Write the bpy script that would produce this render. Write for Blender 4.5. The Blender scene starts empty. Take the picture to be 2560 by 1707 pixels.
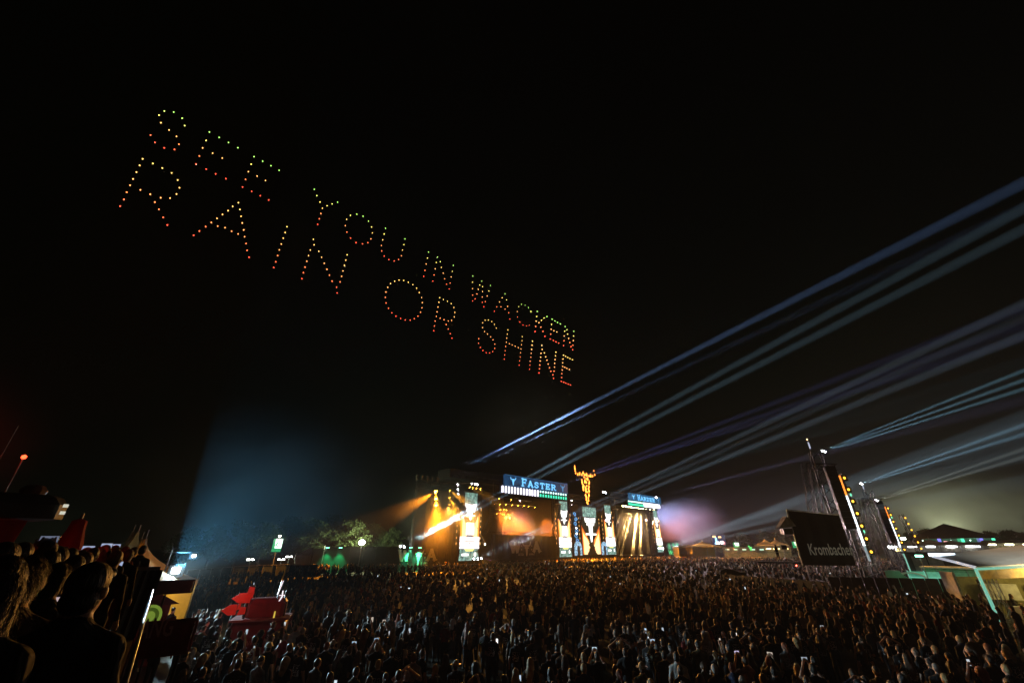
import bpy, math, random
import numpy as np
from mathutils import Vector, Matrix
PI = math.pi
SC = bpy.context.scene
COL = SC.collection
RNG = random.Random(7)

# ------------------------------------------------------------------ camera
F, HY, CZ = 995.6, 1364.0, 4.7            # focal length and horizon row of the 2560 px photograph, eye height
TH = math.atan((HY - 853.5) / F)
CT, ST = math.cos(TH), math.sin(TH)
cam = bpy.data.objects.new('camera', bpy.data.cameras.new('camera'))
COL.objects.link(cam); SC.camera = cam
cam.data.lens = 14.0; cam.data.sensor_width = 36.0
cam.data.clip_start = 0.1; cam.data.clip_end = 6000
cam.location = (0, 0, CZ); cam.rotation_euler = (PI / 2 + TH, 0, 0)

# ------------------------------------------------------------------ night sky, faint moonlight, exposure
world = bpy.data.worlds.new('World'); SC.world = world; world.use_nodes = True
wn = world.node_tree
sky = wn.nodes.new('ShaderNodeTexSky'); sky.sky_type = 'NISHITA'; sky.sun_disc = False
sky.sun_elevation = math.radians(-6.0); sky.sun_rotation = math.radians(150)
wn.links.new(sky.outputs[0], wn.nodes['Background'].inputs[0])
wn.nodes['Background'].inputs[1].default_value = 0.05
sun = bpy.data.lights.new('moon', 'SUN'); sun.energy = 0.004; sun.angle = math.radians(0.5); sun.color = (0.9, 0.95, 1.0)
sun_o = bpy.data.objects.new('moon', sun); COL.objects.link(sun_o)
sun_o.rotation_euler = (math.radians(50), 0, math.radians(150))
SC.view_settings.view_transform = 'Standard'; SC.view_settings.look = 'None'
SC.view_settings.exposure = 0.0; SC.view_settings.gamma = 1.0
SC.cycles.volume_bounces = 0; SC.cycles.max_bounces = 5; SC.cycles.diffuse_bounces = 2
SC.cycles.use_denoising = True
SC.cycles.sample_clamp_indirect = 4.0

# ------------------------------------------------------------------ layout helpers
def ray(px, py):
    x = (px - 1280) / F; y = -(py - 853.5) / F
    return Vector((x, CT - y * ST, ST + y * CT))
def at(px, py, dist):                      # the point seen at this place of the photograph, dist metres away over ground
    d = ray(px, py)
    return Vector((0, 0, CZ)) + d * (dist / math.hypot(d.x, d.y))
def gz(px, py, z):
    d = ray(px, py)
    return Vector((0, 0, CZ)) + d * ((z - CZ) / d.z)
SU = Vector((0.70711, 0.70711, 0)); SN = Vector((0.70711, -0.70711, 0)); SP = Vector((-10.1, 104.5, 0))
def stg(u, v=0.0, z=0.0):                  # stage coordinates: u along the front, v backwards, z up
    return SP + SU * u - SN * v + Vector((0, 0, z))
def su(px, py, v=0.0):
    d = ray(px, py); o = SP - SN * v
    t = o.dot(SN) / (d.x * SN.x + d.y * SN.y)
    p = d * t
    return (p - SP).dot(SU), p.z + CZ

# ------------------------------------------------------------------ materials
MATS = {}
def mat(name, col=(.5, .5, .5), rough=.6, metal=0., emit=None, es=0., var=.25, scale=3., bump=0., sample=True):
    if name in MATS: return MATS[name]
    m = bpy.data.materials.new(name); m.use_nodes = True; MATS[name] = m
    nt = m.node_tree; p = nt.nodes['Principled BSDF']
    p.inputs['Roughness'].default_value = rough; p.inputs['Metallic'].default_value = metal
    tc = nt.nodes.new('ShaderNodeTexCoord'); nz = nt.nodes.new('ShaderNodeTexNoise')
    nz.inputs['Scale'].default_value = scale; nz.inputs['Detail'].default_value = 5
    nt.links.new(tc.outputs['Object'], nz.inputs['Vector'])
    if var > 0:
        rp = nt.nodes.new('ShaderNodeValToRGB')
        rp.color_ramp.elements[0].position = .3; rp.color_ramp.elements[1].position = .7
        rp.color_ramp.elements[0].color = tuple(max(0, c * (1 - var)) for c in col) + (1,)
        rp.color_ramp.elements[1].color = tuple(min(1, c * (1 + var)) for c in col) + (1,)
        nt.links.new(nz.outputs['Fac'], rp.inputs[0]); nt.links.new(rp.outputs[0], p.inputs['Base Color'])
    else:
        p.inputs['Base Color'].default_value = tuple(col) + (1,)
    if bump > 0:
        b = nt.nodes.new('ShaderNodeBump'); b.inputs['Strength'].default_value = bump
        nt.links.new(nz.outputs['Fac'], b.inputs['Height']); nt.links.new(b.outputs[0], p.inputs['Normal'])
    if emit is not None:
        p.inputs['Emission Color'].default_value = tuple(emit) + (1,)
        p.inputs['Emission Strength'].default_value = es
        m.cycles.emission_sampling = 'AUTO' if sample else 'NONE'
    return m
def glow(name, col, es, sample=False):
    return mat(name, (.1, .1, .1), .5, 0, col, es, var=0, sample=sample)
def picture_glow(name, c0, c1, es, scale=6., lo=.4, hi=.62):   # a lit screen showing a picture of uneven patches
    m = mat(name, (.02, .02, .02), .5, 0, c1, es, var=0, sample=False)
    nt = m.node_tree; p = nt.nodes['Principled BSDF']
    nz = [n for n in nt.nodes if n.type == 'TEX_NOISE'][0]; nz.inputs['Scale'].default_value = scale
    nz.inputs['Detail'].default_value = 8; nz.inputs['Roughness'].default_value = .7
    rp = nt.nodes.new('ShaderNodeValToRGB'); e = rp.color_ramp.elements
    e[0].position = lo; e[0].color = tuple(c0) + (1,); e[1].position = hi; e[1].color = tuple(c1) + (1,)
    nt.links.new(nz.outputs['Fac'], rp.inputs[0]); nt.links.new(rp.outputs[0], p.inputs['Emission Color'])
    return m
def object_colour(name, rough=.8, emit=0., print_on=False):    # base colour or light colour taken from each object's own colour
    m = mat(name, (.5, .5, .5), rough, var=0); nt = m.node_tree; p = nt.nodes['Principled BSDF']
    oi = nt.nodes.new('ShaderNodeObjectInfo')
    if emit:
        p.inputs['Base Color'].default_value = (.05, .05, .05, 1)
        nt.links.new(oi.outputs['Color'], p.inputs['Emission Color']); p.inputs['Emission Strength'].default_value = emit
        m.cycles.emission_sampling = 'NONE'
        return m
    nz = [n for n in nt.nodes if n.type == 'TEX_NOISE'][0]; nz.inputs['Scale'].default_value = 9
    mr = nt.nodes.new('ShaderNodeMapRange'); mr.inputs[1].default_value = .3; mr.inputs[2].default_value = .7
    mr.inputs[3].default_value = .65; mr.inputs[4].default_value = 1.3
    mx = nt.nodes.new('ShaderNodeMix'); mx.data_type = 'RGBA'; mx.blend_type = 'MULTIPLY'; mx.inputs[0].default_value = 1
    nt.links.new(nz.outputs['Fac'], mr.inputs[0]); nt.links.new(oi.outputs['Color'], mx.inputs[6]); nt.links.new(mr.outputs[0], mx.inputs[7])
    last = mx.outputs[2]
    if print_on:                           # pale print on the back of some shirts
        tc = [n for n in nt.nodes if n.type == 'TEX_COORD'][0]
        sx = nt.nodes.new('ShaderNodeSeparateXYZ'); nt.links.new(tc.outputs['Object'], sx.inputs[0])
        def rng(sock, a, b):
            g = nt.nodes.new('ShaderNodeMath'); g.operation = 'GREATER_THAN'; g.inputs[1].default_value = a; nt.links.new(sock, g.inputs[0])
            l = nt.nodes.new('ShaderNodeMath'); l.operation = 'LESS_THAN'; l.inputs[1].default_value = b; nt.links.new(sock, l.inputs[0])
            q = nt.nodes.new('ShaderNodeMath'); q.operation = 'MULTIPLY'; nt.links.new(g.outputs[0], q.inputs[0]); nt.links.new(l.outputs[0], q.inputs[1])
            return q.outputs[0]
        n2 = nt.nodes.new('ShaderNodeTexNoise'); n2.inputs['Scale'].default_value = 26; nt.links.new(tc.outputs['Object'], n2.inputs['Vector'])
        terms = [rng(sx.outputs[0], -.13, .13), rng(sx.outputs[1], -.6, -.02), rng(sx.outputs[2], 1.08, 1.36), rng(n2.outputs['Fac'], .52, 1.), rng(oi.outputs['Random'], .0, .45)]
        s = terms[0]
        for t in terms[1:]:
            q = nt.nodes.new('ShaderNodeMath'); q.operation = 'MULTIPLY'; nt.links.new(s, q.inputs[0]); nt.links.new(t, q.inputs[1]); s = q.outputs[0]
        m2 = nt.nodes.new('ShaderNodeMix'); m2.data_type = 'RGBA'
        nt.links.new(s, m2.inputs[0]); nt.links.new(last, m2.inputs[6]); m2.inputs[7].default_value = (.5, .5, .52, 1); last = m2.outputs[2]
    nt.links.new(last, p.inputs['Base Color'])
    n3 = nt.nodes.new('ShaderNodeTexNoise'); n3.inputs['Scale'].default_value = 7 if print_on else 60; n3.inputs['Distortion'].default_value = 1.2
    tc3 = [n for n in nt.nodes if n.type == 'TEX_COORD'][0]; mp = nt.nodes.new('ShaderNodeMapping'); mp.inputs['Scale'].default_value = (1.6, 1.6, .8) if print_on else (1, 1, .12)
    nt.links.new(tc3.outputs['Object'], mp.inputs['Vector']); nt.links.new(mp.outputs[0], n3.inputs['Vector'])
    bp = nt.nodes.new('ShaderNodeBump'); bp.inputs['Strength'].default_value = .9; bp.inputs['Distance'].default_value = .05 if print_on else .02
    nt.links.new(n3.outputs['Fac'], bp.inputs['Height']); nt.links.new(bp.outputs[0], p.inputs['Normal'])
    return m
def translucent(m, col, f=.5):             # cloth that lets some light through
    nt = m.node_tree; p = nt.nodes['Principled BSDF']; out = [n for n in nt.nodes if n.type == 'OUTPUT_MATERIAL'][0]
    tr = nt.nodes.new('ShaderNodeBsdfTranslucent'); tr.inputs[0].default_value = tuple(col) + (1,); mx = nt.nodes.new('ShaderNodeMixShader'); mx.inputs[0].default_value = f
    nt.links.new(p.outputs[0], mx.inputs[1]); nt.links.new(tr.outputs[0], mx.inputs[2]); nt.links.new(mx.outputs[0], out.inputs['Surface'])

# ------------------------------------------------------------------ mesh helpers
class MB:
    def __init__(s): s.v = []; s.f = []
    def quadstrip(s, rings, cap=True, closed=True):
        b = len(s.v); n = len(rings[0])
        for r in rings: s.v += [tuple(p) for p in r]
        for i in range(len(rings) - 1):
            for j in range(n if closed else n - 1):
                k = (j + 1) % n
                s.f.append((b + i * n + j, b + i * n + k, b + (i + 1) * n + k, b + (i + 1) * n + j))
        if cap and closed:
            s.f.append(tuple(b + j for j in reversed(range(n)))); s.f.append(tuple(b + (len(rings) - 1) * n + j for j in range(n)))
        return s
    def box(s, lo, hi):
        x0, y0, z0 = lo; x1, y1, z1 = hi
        return s.quadstrip([[(x0, y0, z0), (x1, y0, z0), (x1, y1, z0), (x0, y1, z0)], [(x0, y0, z1), (x1, y0, z1), (x1, y1, z1), (x0, y1, z1)]])
    def bbox(s, lo, hi, b):                # box with bevelled upright edges and top
        x0, y0, z0 = lo; x1, y1, z1 = hi
        def ring(i, z):
            a = b
            return [(x0 + i + a, y0 + i, z), (x1 - i - a, y0 + i, z), (x1 - i, y0 + i + a, z), (x1 - i, y1 - i - a, z), (x1 - i - a, y1 - i, z), (x0 + i + a, y1 - i, z), (x0 + i, y1 - i - a, z), (x0 + i, y0 + i + a, z)]
        return s.quadstrip([ring(0, z0), ring(0, z1 - b), ring(b * .5, z1 - b * .25), ring(b, z1)])
    def tube(s, p, q, r0, r1=None, n=6, cap=True):
        r1 = r0 if r1 is None else r1
        p = Vector(p); q = Vector(q); d = (q - p)
        if d.length < 1e-6: return s
        d.normalize(); a = d.orthogonal().normalized(); b = d.cross(a)
        def ring(c, r): return [c + (a * math.cos(2 * PI * i / n) + b * math.sin(2 * PI * i / n)) * r for i in range(n)]
        return s.quadstrip([ring(p, r0), ring(q, r1)], cap)
    def path(s, pts, rad, n=6):
        for i in range(len(pts) - 1):
            s.tube(pts[i], pts[i + 1], rad, rad, n)
        return s
    def lathe(s, prof, n=16, c=(0, 0, 0)):
        return s.quadstrip([[(c[0] + r * math.cos(2 * PI * i / n), c[1] + r * math.sin(2 * PI * i / n), c[2] + z) for i in range(n)] for r, z in prof])
    def prism(s, poly, y0, y1, x=0, z=0, sx=1, sz=1):   # outline in x,z pushed through y
        a = [(x + p[0] * sx, y0, z + p[1] * sz) for p in poly]; b = [(x + p[0] * sx, y1, z + p[1] * sz) for p in poly]
        return s.quadstrip([a, b])
    def truss(s, p, q, w=.4, r=.03, step=.6, n=4, up=(0, 0, 1)):   # square lattice beam
        p = Vector(p); q = Vector(q); d = q - p; L = d.length; d.normalize()
        u = Vector(up)
        if abs(u.dot(d)) > .95: u = Vector((1, 0, 0))
        a = d.cross(u).normalized(); b = d.cross(a)
        cs = [(a * i + b * j) * (w / 2) for i, j in ((-1, -1), (1, -1), (1, 1), (-1, 1))]
        for c in cs: s.tube(p + c, q + c, r, n=n, cap=False)
        k = max(1, int(L / step))
        for i in range(k):
            t0 = p + d * (L * i / k); t1 = p + d * (L * (i + 1) / k)
            for j in range(4):
                c0, c1 = cs[j], cs[(j + 1) % 4]
                if (i + j) % 2: c0, c1 = c1, c0
                s.tube(t0 + c0, t1 + c1, r * .55, n=3, cap=False)
        return s
    def build(s, name, m, parent=None, smooth=False):
        me = bpy.data.meshes.new(name); me.from_pydata([tuple(v) for v in s.v], [], s.f)
        if smooth: me.polygons.foreach_set('use_smooth', [True] * len(me.polygons))
        me.update()
        return link(name, me, m, parent)
def link(name, me, m=None, parent=None):
    o = bpy.data.objects.new(name, me); COL.objects.link(o)
    if m is not None:
        for x in (m if isinstance(m, (list, tuple)) else [m]): me.materials.append(x)
    if parent is not None: o.parent = parent
    return o
def tag(o, label=None, cat=None, group=None, kind=None):
    if label: o['label'] = label
    if cat: o['category'] = cat
    if group: o['group'] = group
    if kind: o['kind'] = kind
    return o
def thing(name, label, cat, loc=(0, 0, 0), rotz=0., group=None):
    o = bpy.data.objects.new(name, None); COL.objects.link(o); o.empty_display_size = .2
    o.location = loc; o.rotation_euler = (0, 0, rotz)
    return tag(o, label, cat, group)
def kids(o): return [c for c in bpy.data.objects if c.parent is o]
def dup(root, loc, rotz, label, tree):     # copy of a thing with its parts; tree is the list of (part, parent) pairs
    r = root.copy(); COL.objects.link(r); r.location = loc; r.rotation_euler = (0, 0, rotz); r['label'] = label
    mp = {root: r}
    for ch, pa in tree:
        c = ch.copy(); COL.objects.link(c); c.parent = mp[pa]; mp[ch] = c
    return r
def tree_of(root):
    out = []; stack = [root]
    allo = list(bpy.data.objects); byp = {}
    for o in allo: byp.setdefault(o.parent, []).append(o)
    while stack:
        a = stack.pop()
        for c in byp.get(a, []): out.append((c, a)); stack.append(c)
    return out
def quad_mesh(name, pts, m, parent=None):
    me = bpy.data.meshes.new(name); me.from_pydata([tuple(p) for p in pts], [], [tuple(range(len(pts)))])
    return link(name, me, m, parent)

# lettering: text set in the x,z plane facing -y
TXT = {}
def text_shape(body, w, h, depth=.02):
    key = body
    if key not in TXT:
        cu = bpy.data.curves.new('t', 'FONT'); cu.body = body; cu.resolution_u = 2; cu.offset = .012
        ob = bpy.data.objects.new('t', cu); COL.objects.link(ob)
        dg = bpy.context.evaluated_depsgraph_get(); me = bpy.data.meshes.new_from_object(ob.evaluated_get(dg))
        v = np.array([x.co[:2] for x in me.vertices]); f = [tuple(p.vertices) for p in me.polygons]
        bpy.data.objects.remove(ob); bpy.data.curves.remove(cu); bpy.data.meshes.remove(me)
        lo = v.min(0); hi = v.max(0); v = (v - lo) / (hi - lo)
        TXT[key] = (v, f)
    v, f = TXT[key]
    return v, f
def lettering(body, x0, z0, w, h, y, m, parent, name='lettering'):
    v, f = text_shape(body, w, h)
    me = bpy.data.meshes.new(name)
    me.from_pydata([(x0 + a * w, y, z0 + b * h) for a, b in v], [], f)
    return link(name, me, m, parent)

GLY = {  # slab letters: strokes in a unit box and serif bars
 'F': ([[(.18, 0), (.18, 1)], [(.18, .92), (.72, .92)], [(.18, .5), (.55, .5)]], [(.18, .04, .4), (.12, .96, .3)], [(.72, .82, .2), (.57, .5, .3)]),
 'A': ([[(.12, 0), (.42, 1)], [(.42, 1), (.76, 0)], [(.24, .34), (.62, .34)]], [(.13, .04, .32), (.76, .04, .36)], []),
 'S': ([[(.7, .72), (.64, .9), (.42, .95), (.2, .85), (.2, .66), (.42, .52), (.66, .4), (.7, .2), (.5, .05), (.26, .08), (.14, .28)]], [], [(.7, .8, .26), (.14, .2, .26)]),
 'T': ([[(.42, 0), (.42, 1)], [(.08, .92), (.78, .92)]], [(.42, .04, .4)], [(.08, .8, .28), (.78, .8, .28)]),
 'E': ([[(.18, 0), (.18, 1)], [(.18, .92), (.72, .92)], [(.18, .5), (.56, .5)], [(.18, .08), (.74, .08)]], [(.12, .96, .3), (.12, .04, .3)], [(.72, .82, .2), (.57, .5, .3), (.74, .18, .22)]),
 'R': ([[(.18, 0), (.18, 1)], [(.18, .92), (.55, .92), (.7, .82), (.7, .64), (.55, .52), (.18, .5)], [(.45, .5), (.74, 0)]], [(.18, .04, .4), (.8, .04, .28), (.12, .96, .3)], []),
 'H': ([[(.16, 0), (.16, 1)], [(.7, 0), (.7, 1)], [(.16, .5), (.7, .5)]], [(.16, .04, .36), (.16, .96, .36), (.7, .04, .36), (.7, .96, .36)], []),
 'D': ([[(.18, 0), (.18, 1)], [(.18, .92), (.5, .92), (.7, .75), (.7, .25), (.5, .08), (.18, .08)]], [(.12, .96, .3), (.12, .04, .3)], []),
 'W': ([[(.02, 1), (.24, 0)], [(.24, 0), (.45, .9)], [(.45, .9), (.66, 0)], [(.66, 0), (.9, 1)]], [(.04, .96, .3), (.88, .96, .3), (.45, .92, .2)], []),
}
def slab_word(word, x0, z0, w, h, y, m, parent, small=.78, sw=.15, name='lettering'):
    mb = MB(); n = len(word); adv = w / n; k = 0
    for i, ch in enumerate(word):
        hh = h if i == 0 else h * small
        st, bars, ticks = GLY[ch]
        X = lambda a: x0 + i * adv + a * adv * 1.02
        Z = lambda b: z0 + b * hh
        def slab(pa, pb, t):
            nonlocal k
            a = Vector((X(pa[0]), 0, Z(pa[1]))); b = Vector((X(pb[0]), 0, Z(pb[1]))); d = (b - a).normalized(); nn = Vector((-d.z, 0, d.x)) * t / 2
            a = a - d * t * .25; b = b + d * t * .25
            y0 = y - .003 * (k % 7); k += 1
            mb.quadstrip([[a - nn + Vector((0, y0, 0)), b - nn + Vector((0, y0, 0)), b + nn + Vector((0, y0, 0)), a + nn + Vector((0, y0, 0))], [a - nn + Vector((0, y + .05, 0)), b - nn + Vector((0, y + .05, 0)), b + nn + Vector((0, y + .05, 0)), a + nn + Vector((0, y + .05, 0))]])
        for s in st:
            for j in range(len(s) - 1): slab(s[j], s[j + 1], sw * adv * (1.25 if abs(s[j][0] - s[j + 1][0]) < .35 and abs(s[j][1] - s[j + 1][1]) > .5 else .85))
        for (bx, bz, bw) in bars: slab((bx - bw / 2, bz), (bx + bw / 2, bz), .09 * hh)
        for (bx, bz, bh) in ticks: slab((bx, bz - bh / 2), (bx, bz + bh / 2), .09 * adv)
    return mb.build(name, m, parent)
SKULL = [(-.16, 1), (-.2, .82), (-.3, .74), (-.28, .66), (-.17, .66), (-.15, .45), (-.1, .2), (-.06, 0), (.06, 0), (.1, .2), (.15, .45), (.17, .66), (.28, .66), (.3, .74), (.2, .82), (.16, 1)]
HORN = [(.16, .98), (.3, .97), (.42, 1.02), (.5, 1.14), (.55, 1.32), (.6, 1.3), (.62, 1.12), (.55, .95), (.42, .86), (.2, .84)]
def skull(x, z, w, h, y, m, parent, name='skull_emblem'):   # bull skull: face and two horns
    mb = MB(); k = h / 1.32
    mb.prism(SKULL, y, y + .03, x, z, w, k)
    mb.prism(HORN, y - .004, y + .026, x, z, w, k); mb.prism([(-a, b) for a, b in reversed(HORN)], y - .004, y + .026, x, z, w, k)
    return mb.build(name, m, parent)

WIDE, BULB = .08, .25
def lamp_light(name, loc, target, power, col, deg, blend=.4, rad=.2, parent=None):
    if deg > 15: power *= WIDE
    l = bpy.data.lights.new(name, 'SPOT'); l.energy = power; l.color = col; l.spot_size = math.radians(deg); l.spot_blend = blend; l.shadow_soft_size = rad
    o = bpy.data.objects.new(name, l); COL.objects.link(o); o.location = loc
    o.rotation_euler = (Vector(target) - Vector(loc)).to_track_quat('-Z', 'Y').to_euler()
    return o
def bulb_light(name, loc, power, col, rad=.2):
    l = bpy.data.lights.new(name, 'POINT'); l.energy = power * BULB; l.color = col; l.shadow_soft_size = rad
    o = bpy.data.objects.new(name, l); COL.objects.link(o); o.location = loc
    return o
# ================================================================== setting
M_GROUND = mat('trampled_grass', (.045, .045, .028), .95, var=.6, scale=.6, bump=.6)
M_BLACK = mat('black_cloth', (.016, .016, .018), .85, var=.4, scale=1.5)
M_STEEL = mat('galvanised_steel', (.28, .29, .30), .38, .9, var=.3, scale=6)
M_TRUSS = mat('aluminium_truss', (.42, .42, .44), .4, .8, var=.2)
M_DARKM = mat('dark_painted_metal', (.03, .03, .034), .45, .3, var=.4)
M_PLAST = mat('black_plastic', (.02, .02, .022), .5, 0, var=.3)
M_WOOD = mat('platform_boards', (.10, .075, .05), .8, var=.4, scale=4)
M_CANVAS = mat('tan_canvas', (.62, .55, .38), .8, var=.15, scale=1.2, bump=.15)
translucent(M_CANVAS, (.6, .42, .14), .45)
M_WHITEC = mat('white_canvas', (.75, .74, .68), .75, var=.1, scale=.8, bump=.12)
M_RED = mat('red_paint', (.42, .02, .015), .45, 0, var=.25)
M_WHITEP = mat('white_print', (.75, .75, .72), .6, var=.1)
M_GREYP = mat('grey_print', (.40, .39, .36), .7, var=.25)

nx = 36
gv = []; gf = []
xs = np.linspace(-900, 900, nx); ys = np.linspace(-60, 1000, nx)
for yy in ys:
    for xx in xs:
        gv.append((xx, yy, 0.0))
for j in range(nx - 1):
    for i in range(nx - 1):
        a = j * nx + i; gf.append((a, a + 1, a + nx + 1, a + nx))
gm = bpy.data.meshes.new('ground'); gm.from_pydata(gv, [], gf)
tag(link('ground', gm, M_GROUND), 'dark trampled festival field under the crowd', 'ground', kind='structure')

# haze over the whole field
hz = MB().box((-950, -100, -1), (950, 1050, 190)).build('haze', None)
hm = bpy.data.materials.new('night_haze'); hm.use_nodes = True; hn = hm.node_tree; hn.nodes.clear()
ho = hn.nodes.new('ShaderNodeOutputMaterial'); hv = hn.nodes.new('ShaderNodeVolumePrincipled')
hv.inputs['Density'].default_value = 0.0005; hv.inputs['Color'].default_value = (.93, .94, .95, 1); hv.inputs['Anisotropy'].default_value = 0.0
hn.links.new(hv.outputs[0], ho.inputs['Volume']); hz.data.materials.append(hm); hm.cycles.volume_sampling = 'EQUIANGULAR'
def smoke(label, u, v, z, ru, rv, rz, dens, n=18, place=None, shells=0):
    # a drifting cloud: thick and patchy in the middle, thinning to nothing at its edge
    place = place or stg; c = place(u, v, z)
    rings = []
    for i in range(1, 12):
        a = PI * i / 12; rings.append([place(u + ru * math.sin(a) * math.cos(2 * PI * k / n), v + rv * math.sin(a) * math.sin(2 * PI * k / n), max(.05, z - rz * math.cos(a))) - c for k in range(n)])
    o = MB().quadstrip(rings).build('smoke', None, None, True); o.location = c
    m = bpy.data.materials.new('stage_smoke'); m.use_nodes = True; nt = m.node_tree; nt.nodes.clear(); N = nt.nodes.new; Lk = nt.links.new
    out = N('ShaderNodeOutputMaterial'); vv = N('ShaderNodeVolumePrincipled'); vv.inputs['Color'].default_value = (.92, .92, .92, 1)
    tc = N('ShaderNodeTexCoord'); mp = N('ShaderNodeMapping'); mp.vector_type = 'POINT'
    mp.inputs['Location'].default_value = (-1, -1, -1); mp.inputs['Scale'].default_value = (2, 2, 2); Lk(tc.outputs['Generated'], mp.inputs['Vector'])
    le = N('ShaderNodeVectorMath'); le.operation = 'LENGTH'; Lk(mp.outputs[0], le.inputs[0])
    mr = N('ShaderNodeMapRange'); mr.interpolation_type = 'SMOOTHERSTEP'; mr.inputs[1].default_value = .92; mr.inputs[2].default_value = .05; mr.inputs[3].default_value = 0; mr.inputs[4].default_value = 1
    Lk(le.outputs['Value'], mr.inputs[0])
    nz = N('ShaderNodeTexNoise'); nz.inputs['Scale'].default_value = .22; nz.inputs['Detail'].default_value = 3; Lk(tc.outputs['Object'], nz.inputs['Vector'])
    m2 = N('ShaderNodeMapRange'); m2.inputs[1].default_value = .35; m2.inputs[2].default_value = .65; m2.inputs[3].default_value = .45; m2.inputs[4].default_value = 1.6; Lk(nz.outputs['Fac'], m2.inputs[0])
    mu = N('ShaderNodeMath'); mu.operation = 'MULTIPLY'; Lk(mr.outputs[0], mu.inputs[0]); Lk(m2.outputs[0], mu.inputs[1])
    m3 = N('ShaderNodeMath'); m3.operation = 'MULTIPLY'; m3.inputs[1].default_value = dens; Lk(mu.outputs[0], m3.inputs[0]); Lk(m3.outputs[0], vv.inputs['Density'])
    Lk(vv.outputs[0], out.inputs['Volume']); m.cycles.volume_sampling = 'EQUIANGULAR'; o.data.materials.append(m)
    return tag(o, label, 'smoke', kind='stuff')
SC.cycles.volume_step_rate = 1.5; SC.cycles.volume_max_steps = 96
_w = lambda x, y, z: Vector((x, y, z))
smoke('stage smoke drifting before the orange lit wing', -10, -3, 9.5, 16, 9, 13, .026)
smoke('orange smoke inside the first stage', 19, 8.5, 10, 15, 8, 9, .022)
smoke('gold smoke inside the second stage', 79, 4, 10.6, 13.5, 8.5, 9.5, .045)
smoke('violet smoke drifting off the end of the second stage', 111, -5, 13.5, 26, 16, 15, .024)
smoke('added mist patch holding the blue glow above the cold floodlight', -18.5, 31.0, 6, 12, 12, 11, .017, place=_w)  # mist added to confine the glow of the cold floodlight
smoke('added mist patch holding the glow behind the far trees on the right', 186, 196, 10, 100, 80, 30, .007, place=_w)  # mist added to keep the horizon glow local
smoke('added mist patch holding the red glow beyond the bar roof', -30, 18, 8.0, 9, 8, 7.9, .018, place=_w)  # mist added to hold the red glow near the edge

# raised viewing platform on the left; its edge runs from under the camera away to the left
PD = Vector((-.6115, .7912, 0)); PNL = Vector((-.7912, -.6115, 0))     # along the edge, and inwards
PZ = 2.9
plat = thing('viewing_platform', 'raised dark viewing platform carrying spectators beside the metal railing', 'platform', (0, 0, 0))
def pp(s, w, z): return PD * s + PNL * w + Vector((0, 0, z))
for k in range(14):                         # deck boards laid across, each a board of its own
    s0 = -3 + k * 1.55; mb = MB()
    a = [pp(s0, .0, PZ - .06), pp(s0 + 1.53, .0, PZ - .06), pp(s0 + 1.53, 11, PZ - .06), pp(s0, 11, PZ - .06)]
    mb.quadstrip([a, [p + Vector((0, 0, .06)) for p in a]]); mb.build('deck_board', M_WOOD, plat)
for k in range(8):
    s0 = -2.6 + k * 2.9
    for w in (.15, 5, 10.5): MB().tube(pp(s0, w, 0), pp(s0, w, PZ - .06), .05, n=6).build('scaffold_post', M_STEEL, plat)
mb = MB()
a = [pp(-3, .02, .3), pp(18.6, .02, .3), pp(18.6, .02, PZ - .08), pp(-3, .02, PZ - .08)]
mb.quadstrip([a, [p + PNL * .03 for p in a]]); mb.build('skirt', M_BLACK, plat)

rl = thing('railing', 'bare steel handrail running along the edge of the viewing platform', 'railing', (0, 0, 0))
MB().tube(pp(1.5, -.03, 3.93), pp(11.6, -.03, 3.93), .024, n=8).build('top_rail', M_STEEL, rl, True)
MB().tube(pp(1.5, -.03, 3.42), pp(11.6, -.03, 3.42), .018, n=8).build('middle_rail', M_STEEL, rl, True)
for k in range(6):
    MB().tube(pp(1.6 + k * 2.0, -.03, 2.5), pp(1.6 + k * 2.0, -.03, 3.93), .022, n=8).build('post', M_STEEL, rl, True)

# ribbed metal parapet at the far end of the platform
rp_c = at(344, 1440, 13.5); ang = math.atan2(-rp_c.x, rp_c.y)
par = thing('ribbed_parapet', 'dark ribbed metal parapet closing the far end of the platform', 'barrier', (rp_c.x, rp_c.y, 0), ang)
mb = MB(); prof = []
for k in range(33):
    x = -1.9 + k * .07; prof.append((x, -.02 if k % 2 else .02))
ra = [(x, y, 2.88) for x, y in prof]; rb = [(x, y, 4.2) for x, y in prof]
mb.quadstrip([ra, rb], False, False); mb.build('ribbed_sheet', mat('blue_grey_sheet', (.10, .13, .16), .4, .6, var=.2), par)
MB().box((-1.95, -.06, 4.2), (.36, .06, 4.27)).build('cap_rail', M_STEEL, par)
MB().box((.34, -.05, 0), (.42, .05, 4.2)).build('end_post', M_DARKM, par)
# ================================================================== the double stage
R45 = PI / 4
W_LED = glow('led_white', (1, .97, .95), 2.1, True)
K_LED = mat('led_off', (.012, .012, .014), .4, var=0)
PHOTO = picture_glow('led_crowd_picture', (.01, .05, .045), (.45, .8, .68), .9, 1.3)
FIRE_R = glow('led_fire_red', (1, .12, .015), .8); FIRE_O = glow('led_fire_orange', (1, .36, .04), 1.5); FIRE_W = glow('led_fire_white', (1, .76, .36), 1.7, True)
LETTER_K = glow('led_dark_letter', (.35, .33, .36), .5)
def flame_outline(side, z0, z1, w_out, w_in, seed):
    r = random.Random(seed); n = 12; a = []; b = []
    for i in range(n + 1):
        t = i / n; z = z0 + (z1 - z0) * t
        prof = math.sin(PI * (t * .86 + .10)) ** .6 * (1 - t ** 3)
        a.append((side * (w_out + .05 * math.sin(t * 5 + seed)), z))
        b.append((side * (w_out - (w_out - w_in) * prof * (.85 + .3 * r.random())), z))
    pts = a + b[::-1]
    return pts if side > 0 else pts[::-1]
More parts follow.
